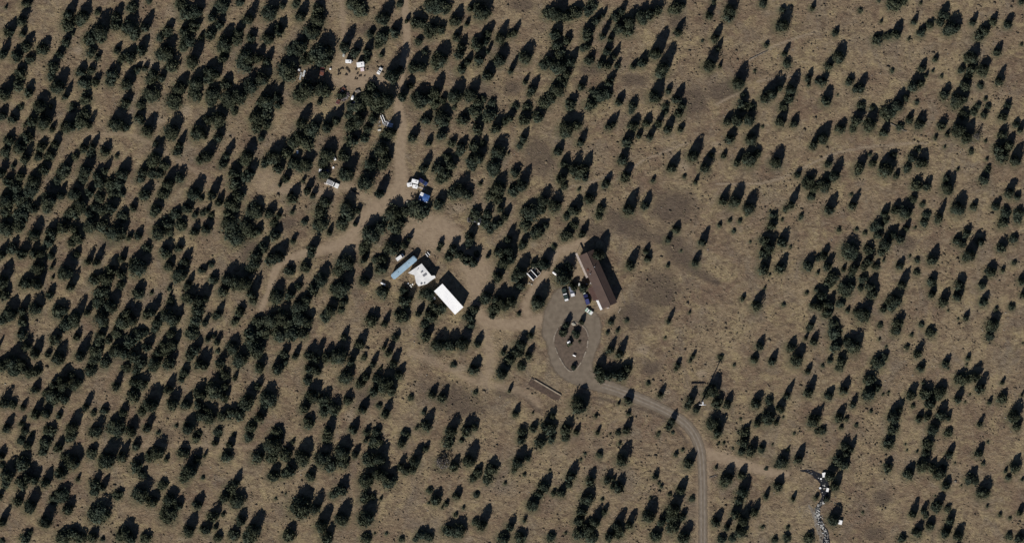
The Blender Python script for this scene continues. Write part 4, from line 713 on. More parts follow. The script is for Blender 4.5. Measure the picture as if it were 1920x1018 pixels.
# campers
def camper(x, y, rz, Lc, Wc, label, m=white, h=2.3):
    c_ = P(x, y); r = empty('camper', c_.x, c_.y, 0, R(rz), label, 'camper')
    b = MB().prism(rr(Lc, Wc, .3, 3), .5, .5+h).build('body', m, r)
    MB().prism(rr(Lc-.3, Wc-.3, .3, 3), .5+h, .6+h).build('roof', m, r)
    MB().box((Lc*.15, 0, .68+h), (.5, .5, .18), bev=.03).build('roof_hatch', steel, r)
    for s_ in (-1, 1): MB().box((Lc*.1, s_*(Wc/2+.01), 1.8), (.9, .04, .55)).build('window', glass, r)
    for s_ in (-1, 1):
        w_ = MB().rings([((-.1, s_*(Wc/2-.2)-.1, .33), .33), ((-.1, s_*(Wc/2-.2)+.1, .33), .33)], n=14).build('wheel', tyre, r)
    MB().add([(Lc/2-.05, -.5, .5), (Lc/2-.05, .5, .5), (Lc/2+.7, .04, .5), (Lc/2+.7, -.04, .5), (Lc/2-.05, -.5, .58), (Lc/2-.05, .5, .58), (Lc/2+.7, .04, .58), (Lc/2+.7, -.04, .58)], [(3, 2, 1, 0), (4, 5, 6, 7), (0, 1, 5, 4), (1, 2, 6, 5), (2, 3, 7, 6), (3, 0, 4, 7)]).build('tow_bar', steel, r)
    return r
camper(653.6, 116, -5, 2.8, 1.6, 'small white camper, left one of two at the upper clearing')
camper(676.3, 121.8, 8, 3.5, 2.3, 'larger white camper, right one of two at the upper clearing', h=2.4)
camper(768, 346.5, 10, 2.3, 1.9, 'leftmost small white camper of the cluster beside the dirt junction', h=1.9)
camper(778.5, 340.5, -15, 3.2, 1.9, 'topmost white camper of the cluster beside the dirt junction')
camper(778.5, 350, -12, 2.4, 1.8, 'lowest white camper of the cluster beside the dirt junction', h=1.7)

# tanks, boxes and other small things
def tank(x, y, rz, Lt, rt, label, m=white):
    c_ = P(x, y); r = empty('storage_tank', c_.x, c_.y, 0, R(rz), label, 'tank'); z = rt+.35
    MB().rings([((-Lt/2, 0, z), .05), ((-Lt/2+.08, 0, z), rt*.6), ((-Lt/2+.3, 0, z), rt), ((Lt/2-.3, 0, z), rt), ((Lt/2-.08, 0, z), rt*.6), ((Lt/2, 0, z), .05)], n=18).build('tank_shell', m, r, True)
    for s_ in (-1, 1): MB().box((s_*Lt*.28, 0, .25), (.2, rt*1.4, .5)).build('leg', steel, r)
    MB().rings([((0, 0, z+rt-.02), .16), ((0, 0, z+rt+.14), .16)], n=10).build('valve_cap', steel, r)
tank(718.4, 532, -30, 2.6, .5, 'white propane-shaped tank left of the lower end of the blue-roofed trailer')
tank(1040.5, 512.8, -38, 2.8, .55, 'white tank at the left edge of the large juniper left of the brown house')
tank(645, 103, 75, 2.3, .6, 'grey-white tank just above the left upper camper', mat('tank_grey', (.35, .36, .34), .6))
tank(661, 183.6, 75, 2.3, .62, 'white tank in deep shade right of the red junk cars')
def crate(x, y, d, rz, label, m, name='storage_box', cat='box', z=0):
    c_ = P(x, y); r = empty(name, c_.x, c_.y, z, R(rz), label, cat)
    MB().box((0, 0, d[2]/2), d, bev=.03).build('body', m, r); MB().box((0, 0, d[2]+.03), (d[0]+.06, d[1]+.06, .07), bev=.02).build('lid', m, r)
    for s_ in (-1, 1): MB().box((s_*d[0]*.3, -d[1]/2-.02, d[2]*.7), (.12, .05, .12)).build('latch', steel, r)
    return r
crate(1544.8, 889.6, (1.5, 2.1, 1.2), 10, 'white box on the right bank at the head of the creek', white)
crate(1551.4, 917.7, (1.1, 1.7, .9), -12, 'smaller white box at right edge of the dark creek', white)
crate(1575.3, 978.4, (1.6, 1.9, 1.3), -12, 'white box at foot of the juniper right of the creek', white)
crate(1537.7, 914.4, (.8, .8, .6), 20, 'tiny white box at the left edge of the dark creek', white)
crate(1539.2, 897.2, (.7, .7, .6), 0, 'tiny white box in the middle of the dark creek near its head', white)
crate(679.5, 131, (1.6, 1.6, 1.0), 10, 'pinkish white box directly below the larger upper camper', mat('pinkish_white', (.62, .52, .54), .8))
crate(814.4, 559.3, (.9, 1.1, .9), 30, 'small white box against the lower left side of the long white shed', white)
crate(561, 132, (.9, .9, .9), 0, 'small white box at left end of the upper yard beside leaning sheets', white)
crate(619.4, 130, (.7, .7, .7), 0, 'tiny white box right of the faded red truck', white)
crate(625, 314.7, (.8, .8, .7), 10, 'small white box above the long white pickup truck', white)
crate(627.5, 298, (.9, 1.6, .8), 30, 'elongated white box at the right edge of a juniper above the white pickup', white)
crate(558, 285.5, (.7, 1.4, .7), 0, 'white box alone under junipers left of the middle yard', white)
crate(711.3, 244.5, (1.4, .7, .6), 10, 'white box below the white-framed trailer under the junipers', whitew)
crate(1086.5, 533.5, (.9, 1.3, .8), 0, 'white box left of the juniper touching the brown house', whitew)
crate(1108.8, 530.8, (.8, .9, .8), 30, 'white box at the eave of the brown house beside a juniper', white)
crate(1100, 532.6, (.8, .5, .7), 5, 'small grey box in the shade of the juniper touching the brown house', steel)
crate(1095.3, 550.2, (1.2, .6, .6), 10, 'pale green box above the deep blue car', mat('pale_green_box', (.42, .46, .40), .8))
crate(634.5, 187, (.9, .7, .8), 20, 'white box on the left side of the lowest red junk car', white)
crate(641, 176.5, (1.6, .7, .7), -10, 'white box between the two red junk cars', whitew)
crate(897.5, 419.7, (.8, .9, .8), 10, 'white box behind the dark grey pickup truck', white)
crate(1139.8, 577.2, (1.1, .5, .5), 10, 'small pale box at lower end wall of the brown house', pale)
def statue(): 
    c_ = P(1066.5, 641); r = empty('wellhead', c_.x, c_.y, 0, R(20), 'small white-topped wellhead in the middle of the driveway island', 'wellhead')
    MB().rings([((0, 0, 0), .75), ((0, 0, 1.1), .7)], n=14).build('well_ring', wood, r); MB().box((-.1, -.15, 1.9), (1.5, .9, .1), 0, (.3, 0), .02).build('roof', white, r)
    MB().box((.1, .55, 1.85), (1.3, .5, .08), 0, (-.4, 0), .02).build('roof', dgr, r)
    for s_ in (-1, 1): MB().box((s_*.6, 0, 1.4), (.09, .09, 1.0)).build('post', wood, r)
statue()
c_ = P(1076.7, 666.7); r = empty('bench', c_.x, c_.y, 0, R(-25), 'small white bench in the lower half of the driveway island', 'bench')
MB().box((0, 0, .45), (1.5, .45, .06), bev=.02).build('seat', white, r); MB().box((0, .25, .75), (1.5, .06, .45), bev=.02).build('backrest', white, r)
for s_ in (-1, 1): MB().box((s_*.6, 0, .21), (.08, .4, .42)).build('leg', white, r)
tag(MB().rock((*P(1076, 607.3), .3), (2.3, 1.5, 1.0), 3).build('boulder', mat('pale_boulder', (.30, .28, .24), .9)), 'flat pale boulder at the top of the driveway island', 'boulder')
tag(MB().rock((*P(763.4, 378), .2), (1.1, 1.3, .8), 5).build('boulder', MATS['pale_boulder']), 'pale boulder on bare dirt left of the blue canopy', 'boulder')
tag(MB().rock((*P(992, 531), .2), (.9, .8, .6), 6).build('boulder', MATS['pale_boulder']), 'left of two small pale boulders below the roofless pen', 'boulder')
tag(MB().rock((*P(997, 533), .2), (1.0, .9, .6), 8).build('boulder', MATS['pale_boulder']), 'right of two small pale boulders below the roofless pen', 'boulder')
tag(MB().rock((*P(671, 171.5), .4), (2.4, 1.9, 1.2), 9, 3).build('rubble_heap', mat('rubble', (.26, .24, .2), 1, (.12, .1, .09), 1.5)), 'pale heap of rubble right of the upper red junk car', 'heap')
def flat(name, x, y, d, rz, label, cat, m, z=.12, n=5):      # stacks of boards / sheets
    c_ = P(x, y); r = empty(name, c_.x, c_.y, 0, R(rz), label, cat)
    for k in range(n): MB().box((random.uniform(-.1, .1), (k-(n-1)/2)*d[1]/n, z), (d[0]*random.uniform(.85, 1), d[1]/n*.85, d[2]), random.uniform(-.02, .02)).build('board', m, r)
    MB().box((0, 0, z/2-.04), (.12, d[1], max(.04, z-.08))).build('bearer', wood, r)
flat('sheet_stack', 563.6, 143.5, (3.8, .8, .1), 78, 'left pile of long pale metal sheets in the upper left yard', 'sheets', mat('pale_sheet', (.45, .46, .46), .6), .35, 2)
flat('sheet_stack', 570, 138.5, (3.1, 1.0, .1), 72, 'right pile of long pale metal sheets in the upper left yard', 'sheets', mat('bright_sheet', (.6, .62, .62), .6), .35, 2)
flat('plank', 1161.5, 582, (2.8, .5, .08), 60, 'pale plank on bare dirt right of the brown house end', 'plank', MATS['sun_bleached_plank'], .12, 2)
flat('board_pile', 790.6, 353, (3.4, .9, .1), -20, 'loose pale boards right below the camper cluster', 'boards', pale, .2, 3)
flat('board_pile', 611, 345, (1.9, .7, .1), -18, 'pinkish boards behind the long white pickup truck', 'boards', pale, .3, 2)
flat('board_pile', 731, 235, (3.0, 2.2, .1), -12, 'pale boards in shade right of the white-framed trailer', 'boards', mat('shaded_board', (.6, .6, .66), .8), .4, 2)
def utrailer(x, y, rz, Lt, Wt, label):
    c_ = P(x, y); r = empty('utility_trailer', c_.x, c_.y, 0, R(rz), label, 'trailer')
    MB().box((0, 0, .6), (Lt, Wt, .08)).build('deck', tyre, r)
    for s_ in (-1, 1):
        MB().box((0, s_*Wt/2, .95), (Lt, .32, .12), bev=.03).build('side_rail', white, r)
        for x_ in (-.4, .4): MB().box((x_*Lt, s_*Wt/2, .76), (.08, .08, .3)).build('stake', steel, r)
        w_ = MB().rings([((0, s_*(Wt/2+.14)-.1, .32), .32), ((0, s_*(Wt/2+.14)+.1, .32), .32)], n=14).build('wheel', tyre, r)
    MB().box((Lt/2+.5, 0, .55), (1.1, .1, .08)).build('tow_bar', steel, r)
utrailer(718, 223.5, 112, 3.8, 1.0, 'narrow white-railed trailer under junipers left of the dirt track')
utrailer(802, 477, 130, 1.9, 1.1, 'tiny white-railed trailer in shade right above the white-roofed house')
# junk under the trees left of the white house
for i, (u, v, nm) in enumerate(((390, 548, 'upper left'), (415, 568, 'middle'), (440, 558, 'upper right'), (425, 585, 'lowest'))):
    crate(*Z1(u, v), (.7, .5, .5), i*40, f'{nm} small white carton of four under junipers below the blue-roofed trailer', whitew if i % 2 else white, 'carton', 'carton')
# round stumps standing in a ragged ring
Z4 = lambda u, v: (540+u/5.986, 80+v/5.986)
OR = ['first', 'second', 'third', 'fourth', 'fifth', 'sixth', 'seventh', 'eighth', 'ninth', 'tenth', 'eleventh']
OT = ['left of two short dark stumps inside the ragged ring', 'right of two short dark stumps inside the ragged ring', 'short dark stump directly left of the pinkish white box', 'left one of the lowest touching pair of short dark stumps', 'right one of the lowest touching pair of short dark stumps', 'left one of the middle touching pair of short dark stumps', 'right one of the middle touching pair of short dark stumps', 'short dark stump farthest right, toward the small white car', 'lone short dark stump between the ragged ring and the pinkish white box']
stump = None; char_bark = mat('dark_bark', (.030, .024, .020), 1, (.05, .04, .032), 4)
ty = [(563, 360), (570, 330), (585, 352), (565, 310), (590, 300), (608, 288), (622, 296), (655, 290), (668, 300), (680, 315), (690, 330), (648, 362), (664, 364), (765, 300), (755, 405), (775, 410), (800, 378), (818, 372), (860, 376), (780, 350)]
for i, (u, v) in enumerate(ty):
    if stump is None:
        t = MB(); n = 14; vs = []; fs = []
        for lv, (zz, rr_) in enumerate(((0, .52), (.12, .42), (.5, .36), (.62, .33), (.62, .05))):
            for k in range(n): A = 2*math.pi*k/n; q_ = rr_*(1+.12*mn.noise(Vector((math.cos(A)*2, math.sin(A)*2, lv*.4)))); vs.append((q_*math.cos(A), q_*math.sin(A), zz))
        for lv in range(4):
            for k in range(n): fs.append((lv*n+k, lv*n+(k+1) % n, (lv+1)*n+(k+1) % n, (lv+1)*n+k))
        o = stump = t.add(vs, fs).build('tree_stump', char_bark)
    else: o = stump.copy(); col.objects.link(o)
    X, Y = W(*Z4(u, v)); o.location = (X, Y, 0); o.scale = (random.uniform(.7, 1.1), random.uniform(.7, 1.1), random.uniform(.6, 1))
    lab = f"short dark stump, {OR[i]} going clockwise round the ragged ring from its lower left end" if i < 11 else OT[i-11]
    tag(o, lab, 'stump', 'dark stumps on the upper clearing')
# fallen logs
def log(x0, y0, x1, y1, rad, label, m=None):
    A, B_ = P(x0, y0), P(x1, y1); t = MB(); k = []
    for i in range(9):
        q = A.lerp(B_, i/8); o_ = .25*mn.noise(Vector((x0, i*.8, 0))); k.append(((q.x+o_, q.y+o_, rad*1.1), rad*(1-.06*i)))
    t.rings(k, n=8); d_ = (B_-A)
    for i in (3, 5, 6): 
        q = A.lerp(B_, i/8); s_ = Vector((-d_.y, d_.x)).normalized()*random.choice((-1, 1)); e_ = q+s_*1.1+d_.normalized()*.8
        t.rings([((q.x, q.y, rad), rad*.45), ((e_.x, e_.y, rad*1.6), rad*.15)], n=6)
    tag(t.build('fallen_log', m or mat('dead_wood', (.20, .18, .16), 1, (.09, .08, .07), 2)), label, 'log')
char = mat('charred_wood', (.03, .025, .025), 1)
log(1296, 718.5, 1321, 718, .35, 'dark fallen log lying crosswise above the wind turbine', char)
log(657, 354, 674, 367, .3, 'dark charred log beside the junction clearing, right of the white pickup', char)
log(1670, 232, 1700, 247, .25, 'bleached fallen log between junipers in the upper right')
log(1405, 112, 1440, 95, .22, 'pale fallen log on the rocky strip in the upper right meadow')
log(1330, 895, 1345, 890, .22, 'short fallen log right of the driveway near the side track')

# scrap heap under the junipers below the upper clearing
hp = MB()
for i in range(46):
    a_, b_ = random.gauss(0, 1), random.gauss(0, 1); X, Y = W(644+a_*4.2+b_*2, 181+a_*1-b_*4)
    hp.box((X, Y, random.uniform(.15, .5)), (random.uniform(.3, 1.3), random.uniform(.2, .7), random.uniform(.1, .5)), random.uniform(0, 3), (random.uniform(-.3, .3), random.uniform(-.3, .3)))
tag(hp.build('scrap_heap', mat('mixed_scrap', (.20, .19, .19), .8, (.05, .03, .035), .9)), 'scattered heap of mixed dark scrap between the red junk cars', 'scrap heap')
hp = MB()
for i in range(30):
    a_, b_ = random.gauss(0, 1), random.gauss(0, 1); X, Y = W(723+a_*4.5, 231+b_*2.6)
    hp.box((X, Y, random.uniform(.1, .4)), (random.uniform(.3, 1.6), random.uniform(.15, .5), random.uniform(.1, .4)), random.uniform(0, 3), (random.uniform(-.2, .2), random.uniform(-.2, .2)))
tag(hp.build('scrap_heap', mat('pale_scrap', (.38, .38, .4), .8, (.07, .07, .07), 1.1)), 'scattered pale scrap beside the white-railed trailer', 'scrap heap')
# ---------------------------------------------------------------- trees
leafm = mat('juniper_foliage', (.074, .082, .052), 1, (.040, .047, .031), .4, spec=.05, detail=3)
_t = leafm.node_tree; _b = _t.nodes['Principled BSDF']; _src = _b.inputs['Base Color'].links[0].from_socket; _g = _t.nodes.new('ShaderNodeNewGeometry')
_n = _t.nodes.new('ShaderNodeTexNoise'); _n.inputs['Scale'].default_value = .13; _n.inputs['Detail'].default_value = 2; _r = _t.nodes.new('ShaderNodeMapRange'); _r.inputs[1].default_value = .4; _r.inputs[2].default_value = .6
_x = _t.nodes.new('ShaderNodeMix'); _x.data_type = 'RGBA'; _x.blend_type = 'MULTIPLY'; _x.inputs[7].default_value = (.84, .95, 1.12, 1)      # blue-green junipers among olive ones
_t.links.new(_g.outputs['Position'], _n.inputs['Vector']); _t.links.new(_n.outputs[0], _r.inputs[0]); _t.links.new(_r.outputs[0], _x.inputs[0]); _t.links.new(_src, _x.inputs[6]); _t.links.new(_x.outputs[2], _b.inputs['Base Color'])
barkm = mat('juniper_bark', (.11, .085, .065), 1, (.07, .055, .045), 3)
def ico(sub):
    bm = bmesh.new(); bmesh.ops.create_icosphere(bm, subdivisions=sub, radius=1)
    v = np.array([x.co[:] for x in bm.verts]); f = np.array([[y.index for y in x.verts] for x in bm.faces]); bm.free(); return v, f
ICO = {1: ico(1), 2: ico(2)}
def crown_np(seed, nleaf, leaf, sub):
    """unit crown: radius 0.5, height 1; returns verts, quads"""
    rs = np.random.RandomState(seed); lobes = []
    p = rs.uniform(.05, .7)
    lobes.append((rs.uniform(-.08, .08), rs.uniform(-.08, .08), rs.uniform(.39, .46), 1.0, p))
    for k in range(rs.randint(3, 8)):
        t = rs.uniform(0, 6.28); q = rs.uniform(.17, .32); lobes.append((q*math.cos(t), q*math.sin(t), (.5-q*.95)*rs.uniform(.75, 1.15), rs.uniform(.5, .9), rs.uniform(.2, .8)))
    def prof(z, p_):
        z = np.clip(z, 0, 1); t_ = np.clip((z-.3)/.7, 0, 1); return np.where(z < .3, .78+.22*(z/.3), np.clip(1-t_**(2.6-1.5*p_), 0, 1)**(.55+.45*p_))
    Vs, Fs, base = [], [], 0
    iv, fi = ICO[sub]
    for (x, y, r_, h_, p_) in lobes:
        z = (iv[:, 2]*.5+.5); rad = prof(z, p_)*r_*.72*np.sqrt(np.clip(1-np.abs(iv[:, 2])**6, 0, 1)); nn = np.hypot(iv[:, 0], iv[:, 1])+1e-6
        jit = 1+rs.uniform(-.18, .18, len(z))
        v = np.stack([x+iv[:, 0]/nn*rad*jit, y+iv[:, 1]/nn*rad*jit, .03+z*h_*.84], 1)
        Vs.append(v); Fs.append(np.concatenate([fi, fi[:, :1]], 1)*0+np.stack([fi[:, 0], fi[:, 1], fi[:, 2], fi[:, 2]], 1)+base); base += len(v)
    tri = [(Vs, Fs)]
    T = np.concatenate(Vs); TF = np.concatenate(Fs)[:, :3]
    A = np.array([l[2]*l[3] for l in lobes]); A = A/A.sum(); which = rs.choice(len(lobes), nleaf, p=A)
    lb = np.array(lobes)[which]; z = rs.beta(1.1, 1.25, nleaf); th = rs.uniform(0, 2*math.pi, nleaf)
    ph = rs.uniform(0, 6.28, 3); bump = 1+.22*np.sin(3*th+ph[0]+5*z)+.14*np.sin(5*th+ph[1]-7*z)
    rad = prof(z, lb[:, 4])*lb[:, 2]*rs.uniform(.6, 1.0, nleaf)**.7*rs.choice([1.0, 1.0, 1.0, 1.22], nleaf)*bump
    c = np.stack([lb[:, 0]+rad*np.cos(th), lb[:, 1]+rad*np.sin(th), .03+z*lb[:, 3]], 1)
    nrm = np.stack([np.cos(th), np.sin(th), np.full(nleaf, .05)], 1)+rs.normal(0, .38, (nleaf, 3)); nrm /= np.linalg.norm(nrm, axis=1)[:, None]
    up = np.array([0, 0, 1.0])+rs.normal(0, .4, (nleaf, 3)); u = np.cross(nrm, up); u /= np.linalg.norm(u, axis=1)[:, None]; w = np.cross(nrm, u)
    s1 = leaf*rs.uniform(.6, 1.35, nleaf)[:, None]; s2 = leaf*rs.uniform(1.0, 2.4, nleaf)[:, None]
    q = np.stack([c-u*s1, c-w*s2*.8, c+u*s1, c+w*s2], 1).reshape(-1, 3); q[:, 2] = np.maximum(q[:, 2], .01)
    qf = np.arange(nleaf*4).reshape(-1, 4)
    # core triangles as degenerate-free quads: split is kept by storing as tris separately
    return T, TF, q, qf
def crown_mesh(name, seed, nleaf, leaf):
    T, TF, q, qf = crown_np(seed, nleaf, leaf, 2)
    me = bpy.data.meshes.new(name); V = np.concatenate([T, q]); k = len(T)
    li = np.concatenate([TF.ravel(), (qf+k).ravel()]); tot = np.concatenate([np.full(len(TF), 3), np.full(len(qf), 4)]); st = np.concatenate([[0], np.cumsum(tot)[:-1]])
    me.vertices.add(len(V)); me.vertices.foreach_set('co', V.astype(np.float32).ravel()); me.loops.add(len(li)); me.loops.foreach_set('vertex_index', li.astype(np.int32))
    me.polygons.add(len(tot)); me.polygons.foreach_set('loop_start', st.astype(np.int32)); me.polygons.foreach_set('loop_total', tot.astype(np.int32)); me.update(calc_edges=True)
    me.materials.append(leafm); return me
def trunk_mesh(seed):
    rs = random.Random(seed); t = MB(); lean = (rs.uniform(-.04, .04), rs.uniform(-.04, .04))
    k = [((lean[0]*z, lean[1]*z, z), .055*(1-z*.8)) for z in (0, .15, .35, .55, .75, .88)]; t.rings(k, n=8)
    for i in range(5):
        z = .12+.13*i; an = rs.uniform(0, 6.28); r_ = .34*(1-z*.6)
        t.rings([((0, 0, z), .025), ((r_*.5*math.cos(an), r_*.5*math.sin(an), z+.07), .017), ((r_*math.cos(an), r_*math.sin(an), z+.16), .006)], n=5)
    o = t.build('trunk', barkm); me = o.data; bpy.data.objects.remove(o); return me
TR = [tuple(float(v) for v in TREES[i:i+4]) for i in range(0, len(TREES), 4)]
TAN = math.tan(R(SUN_EL)); ux, uy = math.cos(R(SH)), -math.sin(R(SH))
def place(x, y, w, l):
    if x < 930 and w > 11.2: w *= 1.10; l *= 1.02
    l = max(l, w*1.05); ww = w*.91; k = l/2-ww/2
    cx_, cy_ = x-ux*k, y-uy*k; h = (l-ww*.5)*S*TAN*1.04
    X, Y = W(cx_, cy_); f = 1-h*.35/2000.0
    return X*f, Y*f, ww*S, max(h, ww*S*.55), cx_, cy_
trees = []; shrubs = []
DEAD = [t for t in TR if any(abs(t[0]-x)+abs(t[1]-y) < 7 for x, y in ((834, 860), (1834, 249), (835, 36)))]; TR = [t for t in TR if t not in DEAD]
for t in TR: (shrubs if t[2] < 11.2 else trees).append(t)
trees.sort(key=lambda t: -t[2]*t[3]); shrubs.sort(key=lambda t: -t[2]*t[3])
LM = [(842, 560, 'the long white shed'), (757, 501, 'the blue-roofed trailer'), (790, 515, 'the white-roofed house'), (1118, 525, 'the brown house'), (1070, 648, 'the driveway island'),
      (1002, 511, 'the roofless pen'), (1316, 753, 'the wind turbine'), (795, 371, 'the blue canopy'), (624, 345, 'the long white pickup'), (889, 413, 'the dark grey pickup'),
      (676, 122, 'the larger upper camper'), (1024, 728, 'the low brown lean-to'), (1544, 890, 'the creek head box'), (1575, 978, 'the lowest white box'), (604, 134, 'the faded red truck'),
      (1318, 930, 'the straight lower driveway'), (1308, 718, 'the dark fallen log'), (718, 223, 'the white-railed trailer'), (1240, 766, 'the driveway bend'), (558, 285, 'the lone white box'),
      (0, 0, 'the upper left corner'), (1920, 0, 'the upper right corner'), (0, 1018, 'the lower left corner'), (1920, 1018, 'the lower right corner'), (0, 509, 'the middle of the left edge'),
      (1920, 509, 'the middle of the right edge'), (960, 0, 'the middle of the top edge'), (960, 1018, 'the middle of the bottom edge'), (348, 208, 'the round bare spot'), (1262, 388, 'the dark scrub patch'),
      (500, 335, 'the left bare clearing'), (656, 780, 'the small pale spot'), (1445, 92, 'the pale rocky strip'), (1345, 345, 'the faint track end'), (1012, 292, 'the round grey scrub patch'),
      (1650, 275, 'the far end of the track'), (510, 500, 'the long left dirt track'), (480, 0, 'the top edge left quarter'), (1440, 0, 'the top edge right quarter'),
      (480, 1018, 'the bottom edge left quarter'), (0, 254, 'the upper left edge'), (0, 764, 'the lower left edge'), (1920, 254, 'the upper right edge'), (1920, 764, 'the lower right edge')]
DIR = ['right of', 'above right of', 'above', 'above left of', 'left of', 'below left of', 'below', 'below right of']
ORD = ['nearest', 'second nearest', 'third nearest', 'fourth nearest', 'fifth nearest', 'sixth nearest', 'seventh nearest', 'eighth nearest', 'ninth nearest', 'tenth nearest', 'eleventh nearest', 'twelfth nearest']
def build_set(items, name, cat, group, noun):
    """each gets a label: how it looks, and its rank in its direction from a landmark (rank 1 from a close landmark preferred)"""
    pl_ = [place(*t) for t in items]; rank = {}
    for li, (lx, ly, nm) in enumerate(LM):
        sec = {}
        for i, p in enumerate(pl_):
            k = int(round(math.degrees(math.atan2(ly-p[5], p[4]-lx))/45)) % 8; sec.setdefault(k, []).append((math.hypot(p[4]-lx, p[5]-ly), i))
        for k, v in sec.items():
            for rk, (d, i) in enumerate(sorted(v)):
                if rk < len(ORD): rank.setdefault(i, []).append((rk*60+d, rk, k, li))
    out = []
    for i, (p, t) in enumerate(zip(pl_, items)):
        asp = p[3]/p[2]; fm = 'tall dark' if asp > 1.05 else 'rounded dark' if asp < .82 else 'dark'
        if i in rank: c_, rk, k, li = min(rank[i]); s_ = f'{fm} {noun}, {ORD[rk]} {DIR[k]} {LM[li][2]}'
        else: s_ = f'{fm} {noun} deep in the hillside wood'; print('NO LABEL', t)
        out.append((p, s_))
    return out
NI = 300
big = build_set(trees[:NI], 'juniper_tree', 'tree', '', 'large juniper')
CM = [crown_mesh('crown', 100+i, 2200, .038) for i in range(16)]; TM = [trunk_mesh(i) for i in range(4)]
for i, (p, lb) in enumerate(big):
    rz = random.uniform(0, 6.28)
    r = bpy.data.objects.new('juniper_tree', None); col.objects.link(r); r.empty_display_size = .5
    r.location = (p[0], p[1], 0); r.rotation_euler = (0, 0, rz); r.scale = (p[2], p[2]*random.uniform(.92, 1.08), p[3])
    tag(r, lb, 'tree', 'junipers scattered over the dry hillside')
    for nm, me_ in (('crown', CM[i % 16]), ('trunk', TM[i % 4])):
        o = bpy.data.objects.new(nm, me_); col.objects.link(o); o.parent = r
greyt = mat('dead_twigs', (.19, .17, .16), 1, (.11, .10, .095), .8)
for k, tt in enumerate(DEAD):
    p = place(*tt); r = empty('dead_juniper', p[0], p[1], 0, k*2.1, ['grey bare dead tree near the lower middle, left of a small dark juniper', 'grey bare dead tree left of the large juniper group at far right', 'grey bare dead tree among dark junipers near the top middle'][k % 3], 'tree')
    r.scale = (p[2], p[2], p[3]); cm = crown_mesh('crown', 900+k, 600, .03); cm.materials[0] = greyt
    vv = np.zeros(len(cm.vertices)*3, np.float32); cm.vertices.foreach_get('co', vv); o = bpy.data.objects.new('crown', cm); col.objects.link(o); o.parent = r
    bm = bmesh.new(); bm.from_mesh(cm); bmesh.ops.delete(bm, geom=[f for f in bm.faces if len(f.verts) == 3], context='FACES'); bm.to_mesh(cm); bm.free()
    o = bpy.data.objects.new('trunk', TM[k]); col.objects.link(o); o.parent = r
SV = [crown_np(300+i, 560, .068, 1) for i in range(24)]
def merged(name, plist, kinds, m):
    Vs, L3, L4 = [], [], []; base = 0
    for j, p in enumerate(plist):
        T, TF, q, qf = SV[random.randrange(kinds)]; t = random.uniform(0, 6.28); c_, s_ = math.cos(t), math.sin(t)
        V_ = np.concatenate([T, q]); V2 = np.stack([(V_[:, 0]*c_-V_[:, 1]*s_)*p[2]+p[0], (V_[:, 0]*s_+V_[:, 1]*c_)*p[2]+p[1], V_[:, 2]*p[3]], 1)
        Vs.append(V2); L3.append(TF+base); L4.append(qf+base+len(T)); base += len(V_)
    V_ = np.concatenate(Vs); a3 = np.concatenate(L3); a4 = np.concatenate(L4)
    me = bpy.data.meshes.new(name); li = np.concatenate([a3.ravel(), a4.ravel()]); tot = np.concatenate([np.full(len(a3), 3), np.full(len(a4), 4)]); st = np.concatenate([[0], np.cumsum(tot)[:-1]])
    me.vertices.add(len(V_)); me.vertices.foreach_set('co', V_.astype(np.float32).ravel()); me.loops.add(len(li)); me.loops.foreach_set('vertex_index', li.astype(np.int32))
    me.polygons.add(len(tot)); me.polygons.foreach_set('loop_start', st.astype(np.int32)); me.polygons.foreach_set('loop_total', tot.astype(np.int32)); me.update(calc_edges=True)
    me.materials.append(m); o = bpy.data.objects.new(name, me); col.objects.link(o); return o
rest = [place(*t) for t in trees[NI:]]
for k in range(420):      # the wood goes on a little beyond the edge of the photograph
    s_ = random.random()
    if s_ < .3: x, y = random.uniform(-70, -14), random.uniform(-60, 1080)
    elif s_ < .45: x, y = random.uniform(1934, 1990), random.uniform(-60, 1080)
    elif s_ < .72: x, y = random.uniform(0, 1920), random.uniform(-70, -24)
    else: x, y = random.uniform(0, 1920), random.uniform(1040, 1090)
    if abs(x-1318) < 22 or abs(x-756) < 14: continue
    if x > 1150 and random.random() < .45: continue
    w = random.uniform(14, 28); rest.append(place(x, y, w, w*random.uniform(1.3, 2)))
tag(merged('junipers_beyond_count', rest, 24, leafm), 'smaller junipers filling the hillside between and beyond the large ones', 'trees', None, 'stuff')
SH_ = shrubs[:300]
small = build_set(SH_, 'shrub', 'shrub', '', 'little shrub')
SM = [crown_mesh('shrub', 500+i, 260, .1) for i in range(6)]
for i, (p, lb) in enumerate(small):
    o = bpy.data.objects.new('shrub', SM[i % 6]); col.objects.link(o); o.location = (p[0], p[1], -.01); o.rotation_euler = (0, 0, random.uniform(0, 6.28)); o.scale = (p[2], p[2], p[3])
    tag(o, lb, 'shrub', 'small dark shrubs dotted over the dry grass')
if len(shrubs) > 300: tag(merged('shrubs_beyond_count', [place(*t) for t in shrubs[300:]], 14, leafm), 'tiniest dark shrubs dotted between the others', 'shrubs', None, 'stuff')
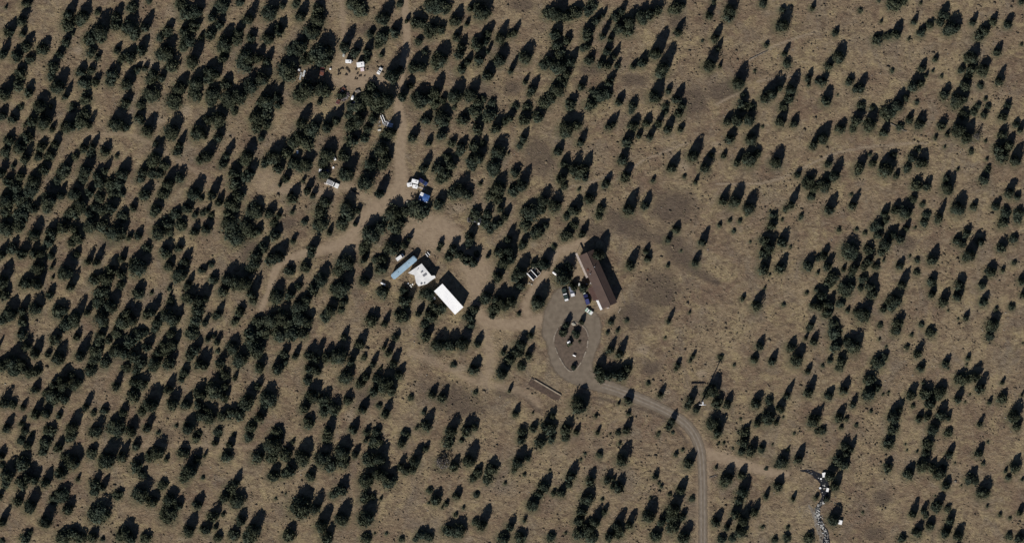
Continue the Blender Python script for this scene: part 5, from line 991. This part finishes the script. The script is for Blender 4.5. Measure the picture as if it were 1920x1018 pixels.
# sagebrush, grass clumps and stones nobody could count
def scatter(name, num, size, m, seed, cond, label, cat, sub=1, flat_=.6):
    rs = np.random.RandomState(seed); iv, fi = ICO[1]; V_, F_ = [], []; b = 0; done = 0; tries = 0
    while done < num and tries < num*8:
        tries += 1; x, y = rs.uniform(-30, 1950), rs.uniform(-30, 1050)
        if not cond(x, y): continue
        X, Y = W(x, y); s_ = size*math.exp(rs.normal(0, .35)); v = iv*(1+rs.uniform(-.3, .3, (len(iv), 1)))
        v = v*np.array([s_*rs.uniform(.7, 1.3), s_*rs.uniform(.7, 1.3), s_*flat_])+np.array([X, Y, s_*flat_*.5]); V_.append(v); F_.append(fi+b); b += len(v); done += 1
    me = npmesh(name, np.concatenate(V_), np.concatenate(F_), m); o = bpy.data.objects.new(name, me); col.objects.link(o); tag(o, label, cat, None, 'stuff')
def dens(x, y, s0, th): return mn.noise(Vector((x*.012, y*.012, s0)))+.5*mn.noise(Vector((x*.05, y*.05, s0+4))) > th
def offroad(x, y):
    i = int(np.clip(np.searchsorted(gx, (x-960)*S), 0, nx-1)); j = int(np.clip(np.searchsorted(gy, (509-y)*S), 0, ny-1))
    return cov[j, i, 0] < .3 and not (1000 < x < 1140 and 540 < y < 730) and not (abs(x-1318) < 14 and y > 820) and not (1150 < x < 1310 and abs(y-(725+(x-1150)*.5)) < 22)
scatter('sagebrush', 11000, .30, mat('sagebrush_leaf', (.14, .112, .074), 1, (.09, .072, .052), 1), 1, lambda x, y: offroad(x, y) and dens(x, y, 1, .02), 'low grey-brown sagebrush and grass clumps dotted over the dry ground', 'sagebrush')
scatter('dry_grass_clumps', 5000, .30, mat('dry_straw', (.17, .135, .088), 1, (.13, .10, .07), 1), 2, lambda x, y: offroad(x, y) and dens(x, y, 7, -.05), 'pale dry grass clumps over the ground', 'grass', flat_=.35)
scatter('loose_stones', 500, .22, mat('loose_stone', (.24, .22, .19), 1, (.14, .125, .11), 1), 3, lambda x, y: offroad(x, y) and (dens(x, y, 12, .35) or (abs(y-740) < 40 and 800 < x < 950) or (1400 < x < 1540 and abs(y-(130-(x-1400)*.4)) < 16)), 'loose pale stones in rocky strips', 'stones', flat_=.5)
